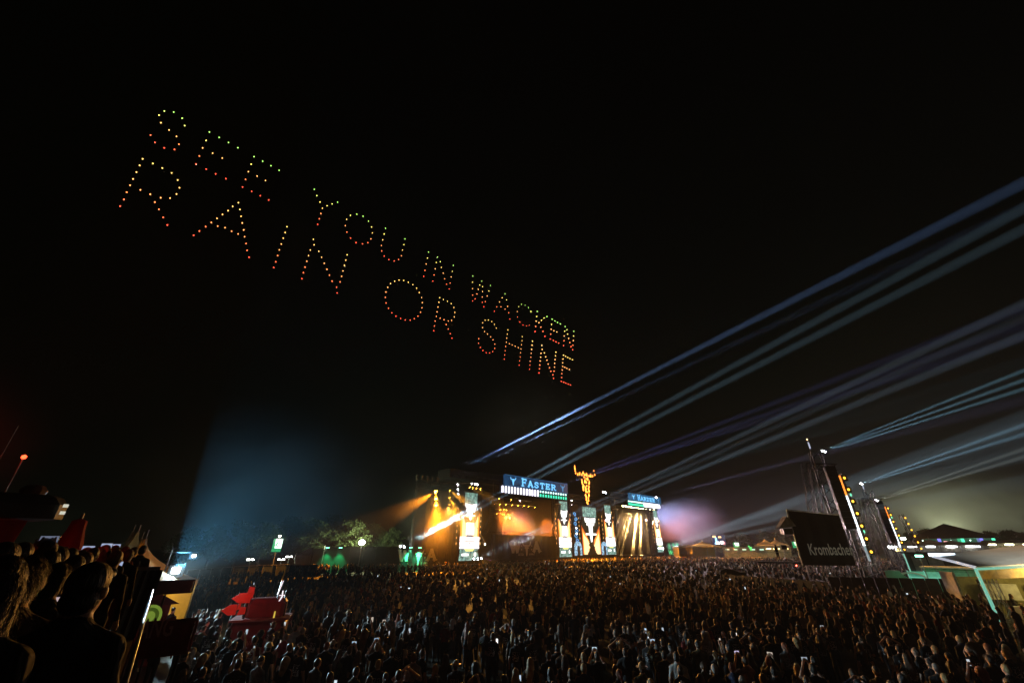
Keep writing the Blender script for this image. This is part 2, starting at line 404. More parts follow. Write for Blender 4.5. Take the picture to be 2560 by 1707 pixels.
def led_column(u, label, W, z0, z1, tall=False, wt=None):
    t = thing('led_column', label, 'video screen', stg(u, 0), R45, 'tall video columns along the stage front')
    H = z1 - z0; wt = wt or W * .66
    MB().box((-W / 2 - .35, .05, 0), (W / 2 + .35, 1.6, z0 - .05)).build('plinth', M_BLACK, t)
    mb = MB(); mb.prism([(-W / 2 - .3, 0), (W / 2 + .3, 0), (W / 2 + .3, H * .62), (wt / 2 + .3, H * .80), (wt / 2 + .3, H + .3), (-wt / 2 - .3, H + .3), (-wt / 2 - .3, H * .80), (-W / 2 - .3, H * .62)], .06, 1.2, 0, z0)
    mb.build('housing', M_DARKM, t)
    mb = MB()
    for s in (-1, 1): mb.truss((s * (W / 2 + .65), .6, 0), (s * (W / 2 + .65), .6, z1 + 1.5), .5, .04, .9)
    mb.build('support_truss', M_DARKM, t)
    GOLD = glow('gold_edge_light', (1, .55, .16), 1.6)
    for s in (-1, 1):
        for q in range(7): MB().box((s * (W / 2 + .62) - .07, .28, z0 + H * (.22 + .085 * q)), (s * (W / 2 + .62) + .07, .33, z0 + H * (.22 + .085 * q) + H * .05 * (.5 + RNG.random() * .5))).build('edge_light', GOLD, t)
    sc = MB().prism([(-W / 2, 0), (W / 2, 0), (W / 2, H * .60), (wt / 2, H * .78), (wt / 2, H), (-wt / 2, H), (-wt / 2, H * .78), (-W / 2, H * .60)], -.04, .05, 0, z0).build('screen', K_LED, t)
    Z = lambda f: z0 + f * H
    def pan(name, poly, m, y): return MB().prism(poly, y, y + .015).build(name, m, sc)
    if not tall:
        w = W / 2
        pan('crowd_picture', [(-wt / 2 + .05, Z(.83)), (wt / 2 - .05, Z(.83)), (wt / 2 - .05, Z(.995)), (-wt / 2 + .05, Z(.995))], PHOTO, -.06)
        for s, sd in ((-1, 3), (1, 8)):
            pan('flame_picture', flame_outline(s, Z(.24), Z(.71), w * .985, w * .22, sd), FIRE_R, -.062)
            pan('flame_picture', flame_outline(s, Z(.25), Z(.68), w * .95, w * .27, sd + 1), FIRE_O, -.08)
            pan('flame_picture', flame_outline(s, Z(.26), Z(.65), w * .78, w * .34, sd + 2), FIRE_W, -.10)
        pan('badge', [(-w * .52, Z(.755)), (w * .52, Z(.755)), (w * .62, Z(.83)), (0, Z(.815)), (-w * .62, Z(.83))], W_LED, -.08)
        lettering('WACKEN', -w * .48, Z(.768), w * .96, H * .042, -.10, LETTER_K, sc)
        pan('badge', [(-w * .40, Z(.70)), (w * .40, Z(.70)), (w * .46, Z(.745)), (-w * .46, Z(.745))], W_LED, -.085)
        pan('skull_picture', [(-w * .2, Z(.70)), (-w * .16, Z(.62)), (-w * .05, Z(.575)), (w * .05, Z(.575)), (w * .16, Z(.62)), (w * .2, Z(.70))], W_LED, -.095)
        for s in (-1, 1): pan('horn_picture', [(s * w * .2, Z(.638)), (s * w * .48, Z(.638)), (s * w * .48, Z(.655)), (s * w * .2, Z(.655))][::s], W_LED, -.09)
        pan('blank_panel', [(-w * .40, Z(.36)), (w * .40, Z(.36)), (w * .40, Z(.54)), (-w * .40, Z(.54))], W_LED, -.13)
        for (a, b, s) in ((.275, .335, 'GET YOUR'), (.21, .265, 'TICKET!'), (.165, .20, 'NOW ON SALE')):
            pan('text_band', [(-w * .98, Z(a)), (w * .98, Z(a)), (w * .98, Z(b)), (-w * .98, Z(b))], W_LED, -.145)
            if s != 'NOW ON SALE': lettering(s, -w * .9, Z(a) + .1, w * 1.8, (b - a) * H - .2, -.165, LETTER_K, sc)
        pan('glow_patch', [(-w * .35, Z(.13)), (w * .35, Z(.13)), (w * .5, Z(.164)), (-w * .5, Z(.164))], glow('led_yellow', (.9, .85, .25), 1.4), -.15)
        pan('crowd_picture', [(-w * .98, Z(.0)), (w * .98, Z(.0)), (w * .9, Z(.155)), (-w * .9, Z(.155))], PHOTO, -.06)
        pan('white_block', [(-w * .72, Z(.065)), (-w * .05, Z(.065)), (-w * .05, Z(.098)), (-w * .72, Z(.098))], W_LED, -.08)
        pan('white_block', [(w * .5, Z(.06)), (w * .72, Z(.06)), (w * .72, Z(.11)), (w * .5, Z(.11))], W_LED, -.08)
    else:
        w = W / 2
        pan('crowd_picture', [(-wt / 2 + .05, Z(.78)), (wt / 2 - .05, Z(.78)), (wt / 2 - .05, Z(.995)), (-wt / 2 + .05, Z(.995))], PHOTO, -.06)
        for s, sd in ((-1, 13), (1, 17)):
            pan('flame_picture', flame_outline(s, Z(.0), Z(.60), w * .985, w * .20, sd), FIRE_R, -.062)
            pan('flame_picture', flame_outline(s, Z(.0), Z(.53), w * .93, w * .22, sd + 1), FIRE_O, -.08)
            pan('flame_picture', flame_outline(s, Z(.0), Z(.44), w * .86, w * .25, sd + 2), FIRE_W, -.10)
        pan('badge', [(-w * .55, Z(.66)), (w * .55, Z(.66)), (w * .62, Z(.765)), (0, Z(.75)), (-w * .62, Z(.765))], W_LED, -.08)
        lettering('WACKEN', -w * .5, Z(.675), w * 1.0, H * .062, -.10, LETTER_K, sc)
        pan('badge', [(-w * .40, Z(.595)), (w * .40, Z(.595)), (w * .44, Z(.645)), (-w * .44, Z(.645))], W_LED, -.085)
        pan('skull_picture', [(-w * .22, Z(.59)), (-w * .2, Z(.45)), (-w * .06, Z(.25)), (w * .06, Z(.25)), (w * .2, Z(.45)), (w * .22, Z(.59))], W_LED, -.11)
        for s in (-1, 1): pan('horn_picture', [(s * w * .2, Z(.395)), (s * w * .58, Z(.395)), (s * w * .58, Z(.43)), (s * w * .2, Z(.43))][::s], W_LED, -.105)
    return t
led_column(0.1, 'tall video column nearest the orange lamps, showing fire and ticket lettering', 6.0, 1.7, 16.4)
led_column(36.2, 'tall video column just below the end of the first stage sign, partly hidden by speakers', 5.8, 1.9, 16.8)
led_column(49.5, 'widest video column, a white skull between two fires, under the burning skull', 9.8, 2.4, 15.9, True, 7.4)
led_column(60.3, 'tall video column beside the gold light beams of the second stage', 5.6, 2.2, 17.1)
led_column(94.2, 'slim video column at the outer end of the second stage, farthest away', 4.8, 2.6, 17.2)

def stage_sign(word, u0, u1, z0, z1, label, lz):
    t = thing('stage_sign', label, 'sign', stg((u0 + u1) / 2, -1.0, 0), R45)
    w = (u1 - u0) / 2
    MB().box((-w, 0, z0), (w, .5, z1)).build('panel', picture_glow('sign_blue_' + word.lower(), (.004, .02, .055), (.012, .06, .15), 1.0, .5) if word == 'FASTER' else picture_glow('sign_blue_' + word.lower(), (.006, .06, .15), (.015, .12, .26), 1.0, .5), t)
    BL = glow('sign_letter_blue', (.16, .55, 1.0), 1.5)
    EDGE = glow('sign_edge_blue', (.05, .25, .6), .5)
    MB().box((-w, -.06, z1 - .09), (w, -.005, z1)).build('edge_strip', EDGE, t)
    MB().box((-w, -.06, z0), (w, -.005, z0 + .07)).build('edge_strip', EDGE, t)
    h = z1 - z0
    slab_word(word, -w * .52, z0 + h * .16, w * 1.12, h * .70, -.05, BL, t)
    skull(-w * .76, z0 + h * .12, w * .13, h * .74, -.04, BL, t); skull(w * .82, z0 + h * .12, w * .13, h * .74, -.04, glow('sign_skull_dim', (.08, .35, .7), .8), t)
    return t
stage_sign('FASTER', 10.5, 37.6, 18.95, 21.8, 'long blue lit sign reading FASTER above the first stage', 0)
stage_sign('HARDER', 74.4, 98.9, 19.7, 22.2, 'long blue lit sign reading HARDER above the second stage', 0)

LEDW = glow('strip_white', (.86, .84, 1.0), 3.5, True); LEDG = glow('strip_green', (.05, .75, .42), 1.8); LEDT = glow('strip_teal_white', (.55, .95, .9), 3.0)
def led_strip(u0, u1, zt, H, flip, label, n):
    t = thing('light_strip', label, 'light strip', stg(u0, -1.3, 0), R45)
    MB().box((-.3, .25, zt - H - .1), (u1 - u0 + .3, .5, zt + .1)).build('backing', M_DARKM, t)
    for i in range(n):
        x = (u1 - u0) * (i + .5) / n; f = i / n; f = 1 - f if flip else f
        if f < .54:
            MB().box((x - .16, -.05, zt - H), (x + .16, .22, zt)).build('light_bar', LEDW, t)
        else:
            MB().box((x - .13, -.05, zt - H * .28), (x + .13, .22, zt)).build('light_cell', LEDT, t)
            MB().box((x - .15, -.05, zt - H), (x + .15, .22, zt - H * .55)).build('light_cell', LEDG, t)
    return t
led_strip(9.0, 36.8, 18.75, 1.6, False, 'row of white and green light bars hanging under the first stage sign', 24)
led_strip(72.6, 97.0, 19.4, 1.5, True, 'row of green and white light bars hanging under the second stage sign', 26)

def stage_shell(name, u0, u1, zr, label):
    t = thing(name, label, 'stage', stg((u0 + u1) / 2, 0, 0), R45)
    w = (u1 - u0) / 2
    MB().box((-w, 0, 0), (w, 24, 1.75)).build('deck', M_BLACK, t)
    MB().box((-w + 1, 23.2, 1.76), (w - 1, 23.8, zr)).build('back_wall', M_BLACK, t)
    MB().box((-w - 1.5, 1.6, zr + .0), (w + 1.5, 25, zr + .5)).build('roof', M_BLACK, t)
    MB().box((-w - 1.5, 1.2, zr + .6), (w + 1.5, 1.5, zr + 2.4)).build('roof_fascia', M_BLACK, t)
    for s in (-1, 1):
        MB().box((s * (w - .6) - .15, 2.2, 1.77), (s * (w - .6) + .15, 23, zr - .05)).build('side_drape', M_BLACK, t)
    mb = MB()
    for y in (1.0, 8, 15): mb.truss((-w, y, zr - .6), (w, y, zr - .6), .7, .05, 1.0)
    mb.build('roof_truss', M_DARKM, t)
    for s in (-1, 1):
        for y in (.9, 12, 22):
            MB().truss((s * (w + .9), y, 0), (s * (w + .9), y, zr), .8, .06, 1.1).build('corner_tower', M_DARKM, t)
    return t
stage_shell('concert_stage', 4.5, 34.0, 19.4, 'first stage, its inside glowing orange with haze')
stage_shell('concert_stage', 66.0, 91.5, 19.6, 'second stage with gold beams fanning down from its roof')

# wing of the first stage: black drape with lamp tower
t = thing('stage_wing', 'black draped wing beside the first stage, lit orange from above', 'stage', stg(-8.5, 1.5, 0), R45)
MB().box((-6.2, 0, 0), (4.6, .3, 16.4)).build('drape', M_BLACK, t)
mb = MB()
for x in (-6.3, -3, 0, 3): mb.truss((x, -.5, 0), (x, -.5, 18.2), .6, .05, 1.0)
mb.truss((-7, -.6, 17.9), (5.4, -.6, 17.9), .6, .05, 1.0)
mb.build('scaffold', M_DARKM, t)
for k in range(5): MB().box((-7.2 + k * 1.35, -1.2, 18.0), (-6.75 + k * 1.35, -.8, 19.0)).build('lamp_case', mat('case_grey', (.25, .22, .18), .6), t)
t = thing('stage_roof_wing', 'dark roof overhang above the column nearest the orange lamps', 'stage', stg(2, 0, 0), R45)
MB().box((-8.0, 1.0, 19.6), (9.0, 6.0, 21.6)).build('roof_box', M_BLACK, t)
MB().truss((-8, .3, 19.9), (9, .3, 19.9), .8, .06, 1.1).build('front_truss', M_DARKM, t)

# the middle tower with the burning skull
t = thing('skull_tower', 'dark lattice tower between the two stages carrying the burning skull', 'tower', stg(49.5, 2.6, 0), R45)
for x in (-6.4, 6.4):
    for y in (0, 5): MB().truss((x, y, 0), (x, y, 19), .9, .06, 1.2).build('tower_leg', M_DARKM, t)
MB().box((-6.8, .4, 1.0), (6.8, .7, 16.3)).build('drape', M_BLACK, t)
MB().truss((-6.4, 0, 19), (6.4, 0, 19), .9, .06, 1.2).build('top_beam', M_DARKM, t)
LDOT = glow('small_white_lamp', (.95, .95, 1), 30)
for z in (17.6, 16.2, 14.9): MB().lathe([(.02, -.12), (.12, -.06), (.12, .06), (.02, .12)], 6, (-6.3, -.65, z)).build('marker_lamp', LDOT, t)
sk = thing('burning_skull', 'large bull skull of burning flames on the mast between the stages', 'fire sculpture', stg(49.3, -.3, 0), R45)
def outline(poly, x, z, sx, sz, name):
    pts = [(x + a * sx, .35, z + b * sz) for a, b in poly]; MB().path(pts + pts[:1], .09, 5).build(name, M_DARKM, sk)
outline(SKULL, 0, 17.0, 5.2, 9.8, 'face_frame'); outline(HORN, 0, 17.0, 9.4, 8.6, 'horn_frame'); outline([(-a, b) for a, b in HORN], 0, 17.0, 9.4, 8.6, 'horn_frame')
FL = glow('flame', (1, .28, .035), 5.0); FLC = glow('flame_core', (1, .6, .2), 9.0)
fdots = [(503, 235), (507, 265), (510, 292), (516, 322), (543, 340), (568, 335), (597, 345), (612, 322), (630, 345), (645, 345), (660, 350), (690, 360), (712, 362), (737, 362), (765, 345), (752, 290), (625, 375), (652, 395), (672, 405), (595, 410), (640, 425), (655, 445), (598, 440), (605, 465), (633, 440), (690, 455), (617, 495), (657, 490), (690, 500), (648, 525), (680, 525), (612, 515), (617, 540), (650, 560), (665, 570), (690, 560), (643, 610), (655, 635), (687, 615), (680, 645), (655, 670), (680, 680), (660, 705), (672, 720)]
prof = [(.01, -.25), (.2, -.12), (.27, .05), (.2, .3), (.1, .55), (.01, .85)]
fm = MB().lathe(prof, 7).build('flame', FL, sk, True); cm_ = MB().lathe([(r * .5, z * .5) for r, z in prof], 6).build('flame_core', FLC, fm, True)
for i, (cx, cy) in enumerate(fdots):
    u, z = su(1340 + cx / 5.2275, 1120 + cy / 5.2275, -.3)
    if i == 0: f = fm; c = cm_
    else:
        f = fm.copy(); COL.objects.link(f); c = cm_.copy(); COL.objects.link(c); c.parent = f
    f.parent = sk; f.location = (u - 49.3, -.05 - .002 * i, z - .2); k = RNG.uniform(.6, 1.0); f.scale = (k, k, k * RNG.uniform(.9, 1.4)); f.rotation_euler = (0, RNG.uniform(-.3, .3), RNG.random() * 6)
bulb_light('fire_light', stg(49.3, -3.5, 22.5), 12000, (1, .4, .1), 2.0)

# blue lit arches and scroll ornament beside the widest column
ICE = picture_glow('ice_blue_picture', (.03, .10, .18), (.45, .75, 1.0), 1.3, 2.2)
def blue_arch(u, label, w=1.7):
    t = thing('lit_arch', label, 'arch', stg(u, -.6, 0), R45, 'ice blue arches at the foot of the middle tower')
    out = [(-w, 0)] + [(w * math.cos(PI - PI * i / 10), 2.2 + 1.5 * math.sin(PI * i / 10)) for i in range(11)] + [(w, 0)]
    inn = [(w * .35, 0)] + [(w * .35 * math.cos(PI * i / 8), 1.7 + .9 * math.sin(PI * i / 8)) for i in range(9)] + [(-w * .35, 0)]
    MB().prism([(a, b) for a, b in out], .2, .5, 0, 2.2).build('arch_face', ICE, t)
    MB().prism([(a, b) for a, b in inn[::-1]], .12, .19, 0, 2.2).build('doorway', K_LED, t)
    MB().box((-w - .2, .1, 0), (w + .2, .9, 2.18)).build('plinth', M_BLACK, t)
blue_arch(42.0, 'ice blue lit arch at the near foot of the widest video column')
blue_arch(55.9, 'ice blue lit arch at the far foot of the widest video column', 1.4)
t = thing('scroll_ornament', 'column of blue glowing scrollwork between the video columns', 'light ornament', stg(41.8, -.3, 0), R45)
MB().box((-1.4, .3, 4.9), (1.4, .6, 16)).build('dark_panel', M_BLACK, t)
BLU = glow('scroll_blue', (.1, .42, .9), 1.6)
for k, zc in enumerate((13.3, 11.9, 10.6, 8.6, 7.2, 6.0)):
    s = 1 if k % 2 else -1; pts = []
    for i in range(22):
        a = i / 21 * 2.3 * PI; r = .72 * (1 - i / 26)
        pts.append((s * (.2 + r * math.cos(a)), .2, zc + r * math.sin(a)))
    MB().path(pts, .07, 4).build('scroll', BLU, t)
for z in (9.55, 8.0): MB().lathe([(.02, -.16), (.16, 0), (.02, .16)], 6, (0, .1, z)).build('lamp', LDOT, t)

# curtain with the festival mark across the first stage, and the same mark on the wing wall
def festival_mark(parent, w, h, y, z, m, m2=None, year=True, x=0):
    m2 = m2 or m
    slab_word('W', x - w * .5, z + h * .34, w * .30, h * .62, y, m, parent, sw=.2)
    slab_word('A', x + w * .20, z + h * .34, w * .30, h * .62, y, m2, parent, sw=.2)
    for s in (-1, 1):
        for dz in (.48, .72):
            MB().lathe([(.01, -h * .05), (h * .055, 0), (.01, h * .05)], 7, (x + s * w * .165, y, z + h * dz)).build('dot', m, parent)
    skull(x, z + h * .06, w * .22, h * .98, y - .03, m, parent)
    if year: lettering('ESTD', x - w * .27, z + h * .1, w * .17, h * .14, y, m2, parent); lettering('1990', x + w * .08, z + h * .1, w * .17, h * .14, y, m2, parent)
t = thing('stage_curtain', 'dark curtain across the first stage front with a grey skull mark', 'curtain', stg(20.4, .6, 0), R45)
mb = MB(); n = 40; ra = []; rb = []
for i in range(n + 1):
    x = -12.6 + 25.2 * i / n; y = .12 * math.sin(i * 1.9)
    ra.append((x, y + .3, 1.76)); rb.append((x, y + .3, 7.2))
mb.quadstrip([ra, rb], False, False); mb.build('cloth', mat('charcoal_cloth', (.03, .026, .025), .9, var=.3, scale=.4), t)
MB().truss((-12.8, .4, 7.6), (12.8, .4, 7.6), .5, .04, .9).build('header_truss', M_DARKM, t)
festival_mark(t, 12.0, 3.6, -.02, 2.1, M_GREYP)

# line array loudspeakers
def line_array(u, v, ztop, n, label, bend=.09):
    t = thing('line_array_speaker', label, 'loudspeaker', stg(u, v, 0), R45, 'hanging loudspeaker arrays of the stages')
    z = ztop; y = 0.; a = 0.
    MB().box((-.8, -.5, ztop + .05), (.8, .9, ztop + .3)).build('bumper_frame', M_STEEL, t)
    MB().tube((0, .2, ztop + .3), (0, .2, 19.4), .05).build('hoist_chain', M_STEEL, t)
    for i in range(n):
        a += bend / n * (1 + i * .12); h = .52
        dy = math.sin(a) * h; dz = math.cos(a) * h
        A = Vector((0, y, z)); B = Vector((0, y + dy, z - dz)); f = Vector((0, math.cos(a), math.sin(a)))
        r0 = [A + Vector((-.72, 0, 0)), A + Vector((.72, 0, 0)), A + Vector((.55, 0, 0)) + f * .8, A + Vector((-.55, 0, 0)) + f * .8]
        r1 = [B + Vector((-.72, 0, .03)), B + Vector((.72, 0, .03)), B + Vector((.55, 0, .03)) + f * .8, B + Vector((-.55, 0, .03)) + f * .8]
        MB().quadstrip([r1, r0]).build('cabinet', M_PLAST, t)
        y += dy; z -= dz
line_array(6.8, -.8, 15.2, 18, 'curved black loudspeaker array hanging beside the nearest video column', .5)
line_array(33.4, -.8, 15.6, 14, 'black loudspeaker array hanging before the second video column', .5)
line_array(64.6, -.8, 15.9, 14, 'black loudspeaker array hanging where the gold beams begin', .5)
line_array(90.0, -.8, 15.9, 13, 'black loudspeaker array hanging beside the farthest video column', .5)

# crash barrier before the stages
t = thing('crash_barrier', 'low steel crowd barrier along the foot of the stages', 'barrier', stg(40, -5.5, 0), R45)
for k in range(24):
    x = -52 + k * 5.0
    MB().box((x, 0, .05), (x + 4.9, .06, 1.15)).build('panel', M_DARKM, t)
    MB().tube((x + 2.4, .06, 1.1), (x + 2.4, 1.0, .02), .04).build('strut', M_STEEL, t)
MB().box((-52, -.04, 1.16), (68, .1, 1.22)).build('top_rail', M_STEEL, t)
# ================================================================== figures: bodies grown as one continuous surface
def surface_nets(f, lo, hi, h):
    lo = np.array(lo, float); n = np.ceil((np.array(hi) - lo) / h).astype(int) + 1
    ax = [lo[i] + np.arange(n[i]) * h for i in range(3)]
    X, Y, Z = np.meshgrid(*ax, indexing='ij'); D = f(X, Y, Z); S = D < 0
    C = np.zeros(tuple(n - 1) + (3,)); K = np.zeros(tuple(n - 1))
    off = [(0, 0), (0, 1), (1, 1), (1, 0)]
    for a in range(3):
        b, c = [(1, 2), (2, 0), (0, 1)][a]
        s0 = [slice(None)] * 3; s1 = [slice(None)] * 3; s0[a] = slice(0, -1); s1[a] = slice(1, None)
        A, B = D[tuple(s0)], D[tuple(s1)]; cr = (A < 0) != (B < 0)
        t = np.where(cr, A / np.where(cr, A - B, 1), 0)
        for (ob, oc) in off:
            sl = [slice(None)] * 3; sl[b] = slice(ob, n[b] - 1 + ob); sl[c] = slice(oc, n[c] - 1 + oc)
            m = cr[tuple(sl)]; tt = t[tuple(sl)]
            C[..., a] += m * tt; C[..., b] += m * ob; C[..., c] += m * oc; K += m
    act = K > 0; idx = -np.ones(tuple(n - 1), int); idx[act] = np.arange(act.sum())
    ijk = np.argwhere(act); V = lo + (ijk + C[act] / K[act][:, None]) * h
    Q = []
    for a in range(3):
        b, c = [(1, 2), (2, 0), (0, 1)][a]
        s0 = [slice(None)] * 3; s1 = [slice(None)] * 3; s0[a] = slice(0, -1); s1[a] = slice(1, None)
        A, B = S[tuple(s0)], S[tuple(s1)]; e = np.argwhere(A != B)
        e = e[(e[:, b] > 0) & (e[:, c] > 0) & (e[:, b] < n[b] - 1) & (e[:, c] < n[c] - 1)]
        inside = A[tuple(e.T)]
        def cell(ob, oc):
            q = e.copy(); q[:, b] -= ob; q[:, c] -= oc; return idx[tuple(q.T)]
        q = np.stack([cell(1, 1), cell(0, 1), cell(0, 0), cell(1, 0)], 1)
        q = np.where(inside[:, None], q, q[:, ::-1]); Q.append(q)
    return V, np.concatenate(Q)

SKIN, SHIRT, LEGS, SHOE, HAIR = 0, 1, 2, 3, 4
def cone(a, b, ra, rb, m, sq=1., k=.03): return ('c', np.array(a, float), np.array(b, float), ra, rb, m, sq, k)
def ell(c, r, m, k=.02): return ('e', np.array(c, float), np.array(r, float), 0, 0, m, 1., k)
def prim_d(p, X, Y, Z):
    if p[0] == 'e':
        x, y, z = (X - p[1][0]), (Y - p[1][1]), (Z - p[1][2]); r = p[2]
        k0 = np.sqrt((x / r[0]) ** 2 + (y / r[1]) ** 2 + (z / r[2]) ** 2); k1 = np.sqrt((x / r[0] ** 2) ** 2 + (y / r[1] ** 2) ** 2 + (z / r[2] ** 2) ** 2)
        return k0 * (k0 - 1) / np.maximum(k1, 1e-6)
    _, a, b, ra, rb, m, sq, k = p
    x, y, z = X - a[0], (Y - a[1]) / sq, Z - a[2]; d = (b - a).copy(); d[1] /= sq
    t = np.clip((x * d[0] + y * d[1] + z * d[2]) / max(1e-9, d @ d), 0, 1)
    r = np.sqrt((x - t * d[0]) ** 2 + (y - t * d[1]) ** 2 + (z - t * d[2]) ** 2) - (ra + (rb - ra) * t)
    return r * (1 if sq == 1 else .5 + .5 * sq)
def smin(a, b, k):
    h = np.clip(.5 + .5 * (b - a) / k, 0, 1); return b + (a - b) * h - k * h * (1 - h)
def field(prims):
    def f(X, Y, Z):
        d = prim_d(prims[0], X, Y, Z)
        for p in prims[1:]: d = smin(d, prim_d(p, X, Y, Z), p[7])
        return d
    return f
def grow(prims, h, zmin=None):
    lo = np.array([1e9] * 3); hi = -lo
    for p in prims:
        if p[0] == 'e': lo = np.minimum(lo, p[1] - p[2]); hi = np.maximum(hi, p[1] + p[2])
        else:
            r = max(p[3], p[4]); lo = np.minimum(lo, np.minimum(p[1], p[2]) - r); hi = np.maximum(hi, np.maximum(p[1], p[2]) + r)
    lo = lo - 2.2 * h; hi = hi + 2.2 * h
    if zmin is not None: lo[2] = max(lo[2], zmin)
    V, Q = surface_nets(field(prims), lo, hi, h)
    ce = V[Q].mean(1)
    D = np.stack([prim_d(p, ce[:, 0], ce[:, 1], ce[:, 2]) for p in prims]); ids = np.array([p[5] for p in prims])[D.argmin(0)]
    return V, Q, ids

# arms: (elbow, wrist) for each side in body space; the figure looks along +y
ARMS = {
 'down': [((.25, -.03, 1.14), (.27, .06, .90)), ((.25, -.03, 1.14), (.27, .06, .90))],
 'crossed': [((.25, .06, 1.15), (-.03, .20, 1.17)), ((.25, .06, 1.14), (-.05, .21, 1.12))],
 'phone_high': [((.27, .20, 1.42), (.07, .30, 1.72)), ((.27, .20, 1.42), (.07, .30, 1.72))],
 'phone_low': [((.24, .10, 1.16), (.05, .34, 1.38)), ((.25, -.03, 1.14), (.20, .20, 1.02))],
 'phone_arm': [((.26, .24, 1.52), (.14, .32, 1.86)), ((.25, -.03, 1.14), (.27, .06, .90))],
 'raised': [((.30, .08, 1.60), (.26, .12, 1.92)), ((.25, -.03, 1.14), (.27, .06, .90))],
 'both_up': [((.34, .04, 1.62), (.26, .06, 1.93)), ((.34, .05, 1.62), (.24, .08, 1.92))],
 'head_hold': [((.36, .0, 1.60), (.12, .04, 1.76)), ((.36, .0, 1.60), (.12, .04, 1.76))],
 'hips': [((.38, -.06, 1.16), (.20, .05, 1.00)), ((.38, -.06, 1.16), (.20, .05, 1.00))],
 'mug': [((.25, .02, 1.15), (.14, .28, 1.22)), ((.25, -.03, 1.14), (.27, .06, .90))],
}
def figure(arms='down', wide=1., sleeves=False, hair=None, look=.0, fingers=False, female=False, tilt=0.):
    P = []; sh = .175 * wide * (.92 if female else 1); hp = .095 * (1.06 if female else 1)
    P.append(cone((0, 0, 1.02), (0, .0, 1.22), .150 * wide, .150 * wide, SHIRT, .68))
    P.append(cone((0, 0, 1.20), (0, -.01, 1.36), .158 * wide, .150 * wide, SHIRT, .66, .05))
    P.append(cone((-sh, -.01, 1.395), (sh, -.01, 1.395), .058, .058, SHIRT, 1, .07))
    for s in (-1, 1): P.append(cone((s * .03, -.015, 1.50), (s * sh * .92, -.01, 1.415), .040, .045, SHIRT, 1, .05))
    P.append(cone((0, -.012, 1.42), (0, .0, 1.50), .085, .058, SHIRT, 1, .05))
    P.append(cone((0, .0, 1.48), (0, .02, 1.58), .056, .054, SKIN, 1, .03))
    if sleeves: P.append(ell((0, -.085, 1.445), (.125, .06, .065), SHIRT, .03)); P.append(cone((-.05, -.05, 1.50), (.05, -.05, 1.50), .035, .035, SHIRT, 1, .03))
    P.append(cone((0, 0, .94), (0, 0, 1.03), .155 * wide * (1.06 if female else 1), .148 * wide, LEGS, .70, .03))
    for s in (-1, 1):
        P.append(cone((s * hp, 0, .92), (s * (hp + .01), .02, .50), .088 * wide, .062, LEGS, 1, .04))
        P.append(cone((s * (hp + .01), .02, .50), (s * (hp + .02), -.02, .10), .060, .043, LEGS, 1, .03))
        P.append(cone((s * (hp + .02), -.03, .055), (s * (hp + .05), .14, .04), .050, .040, SHOE, 1, .03))
    for s, (el, wr) in zip((1, -1), ARMS[arms]):
        S = np.array((s * sh, -.01, 1.395)); E = np.array((s * el[0], el[1], el[2])); Wp = np.array((s * wr[0], wr[1], wr[2]))
        m2 = SHIRT if sleeves else SKIN
        mid = S + (E - S) * .62
        P.append(cone(S, mid, .056, .050, SHIRT, 1, .05)); P.append(cone(mid, E, .046, .040, m2, 1, .02))
        P.append(cone(E, Wp, .041, .028, m2, 1, .025))
        d = (Wp - E); d /= np.linalg.norm(d); sd = np.cross(d, (0, 1, 0)); sd /= max(1e-6, np.linalg.norm(sd)); nn = np.cross(sd, d)
        H = Wp + d * .07
        P.append(cone(Wp, H, .030, .034, SKIN, 1, .02)); 
        if fingers:
            for j, L in zip((-1.5, -.5, .5, 1.5), (.055, .07, .066, .05)):
                a = H + sd * j * .019; b = a + d * L * .6 + sd * j * .006; c = b + d * L * .5 + nn * .022
                P.append(cone(a, b, .0095, .009, SKIN, 1, .008)); P.append(cone(b, c, .009, .0075, SKIN, 1, .006))
            tb = Wp + d * .03 + sd * .03; te = tb + d * .03 + sd * .03 + nn * .015; P.append(cone(tb, te, .011, .010, SKIN, 1, .01)); P.append(cone(te, te + d * .03 + nn * .01, .010, .008, SKIN, 1, .006))
        else:
            P.append(cone(H, H + d * .06 + nn * .02, .028, .018, SKIN, 1, .02))
    ct, st = math.cos(tilt), math.sin(tilt)
    def hd(x, y, z): return (x, .02 + (y * ct - z * st), 1.585 + (y * st + z * ct))     # head space turned up about the neck
    head = [ell(hd(0, .0, .085), (.074, .094, .105), SKIN, .03), ell(hd(0, .035, .02), (.052, .06, .065), SKIN, .03),
            cone(hd(0, .085, .07), hd(0, .112, .045), .012, .017, SKIN, 1, .02), cone(hd(-.032, .082, .095), hd(.032, .082, .095), .014, .014, SKIN, 1, .02),
            cone(hd(-.022, .088, .012), hd(.022, .088, .012), .011, .011, SKIN, 1, .015)]
    for s in (-1, 1): head.append(ell(hd(s * .078, -.005, .065), (.014, .026, .034), SKIN, .012))
    P += head
    return P, hd
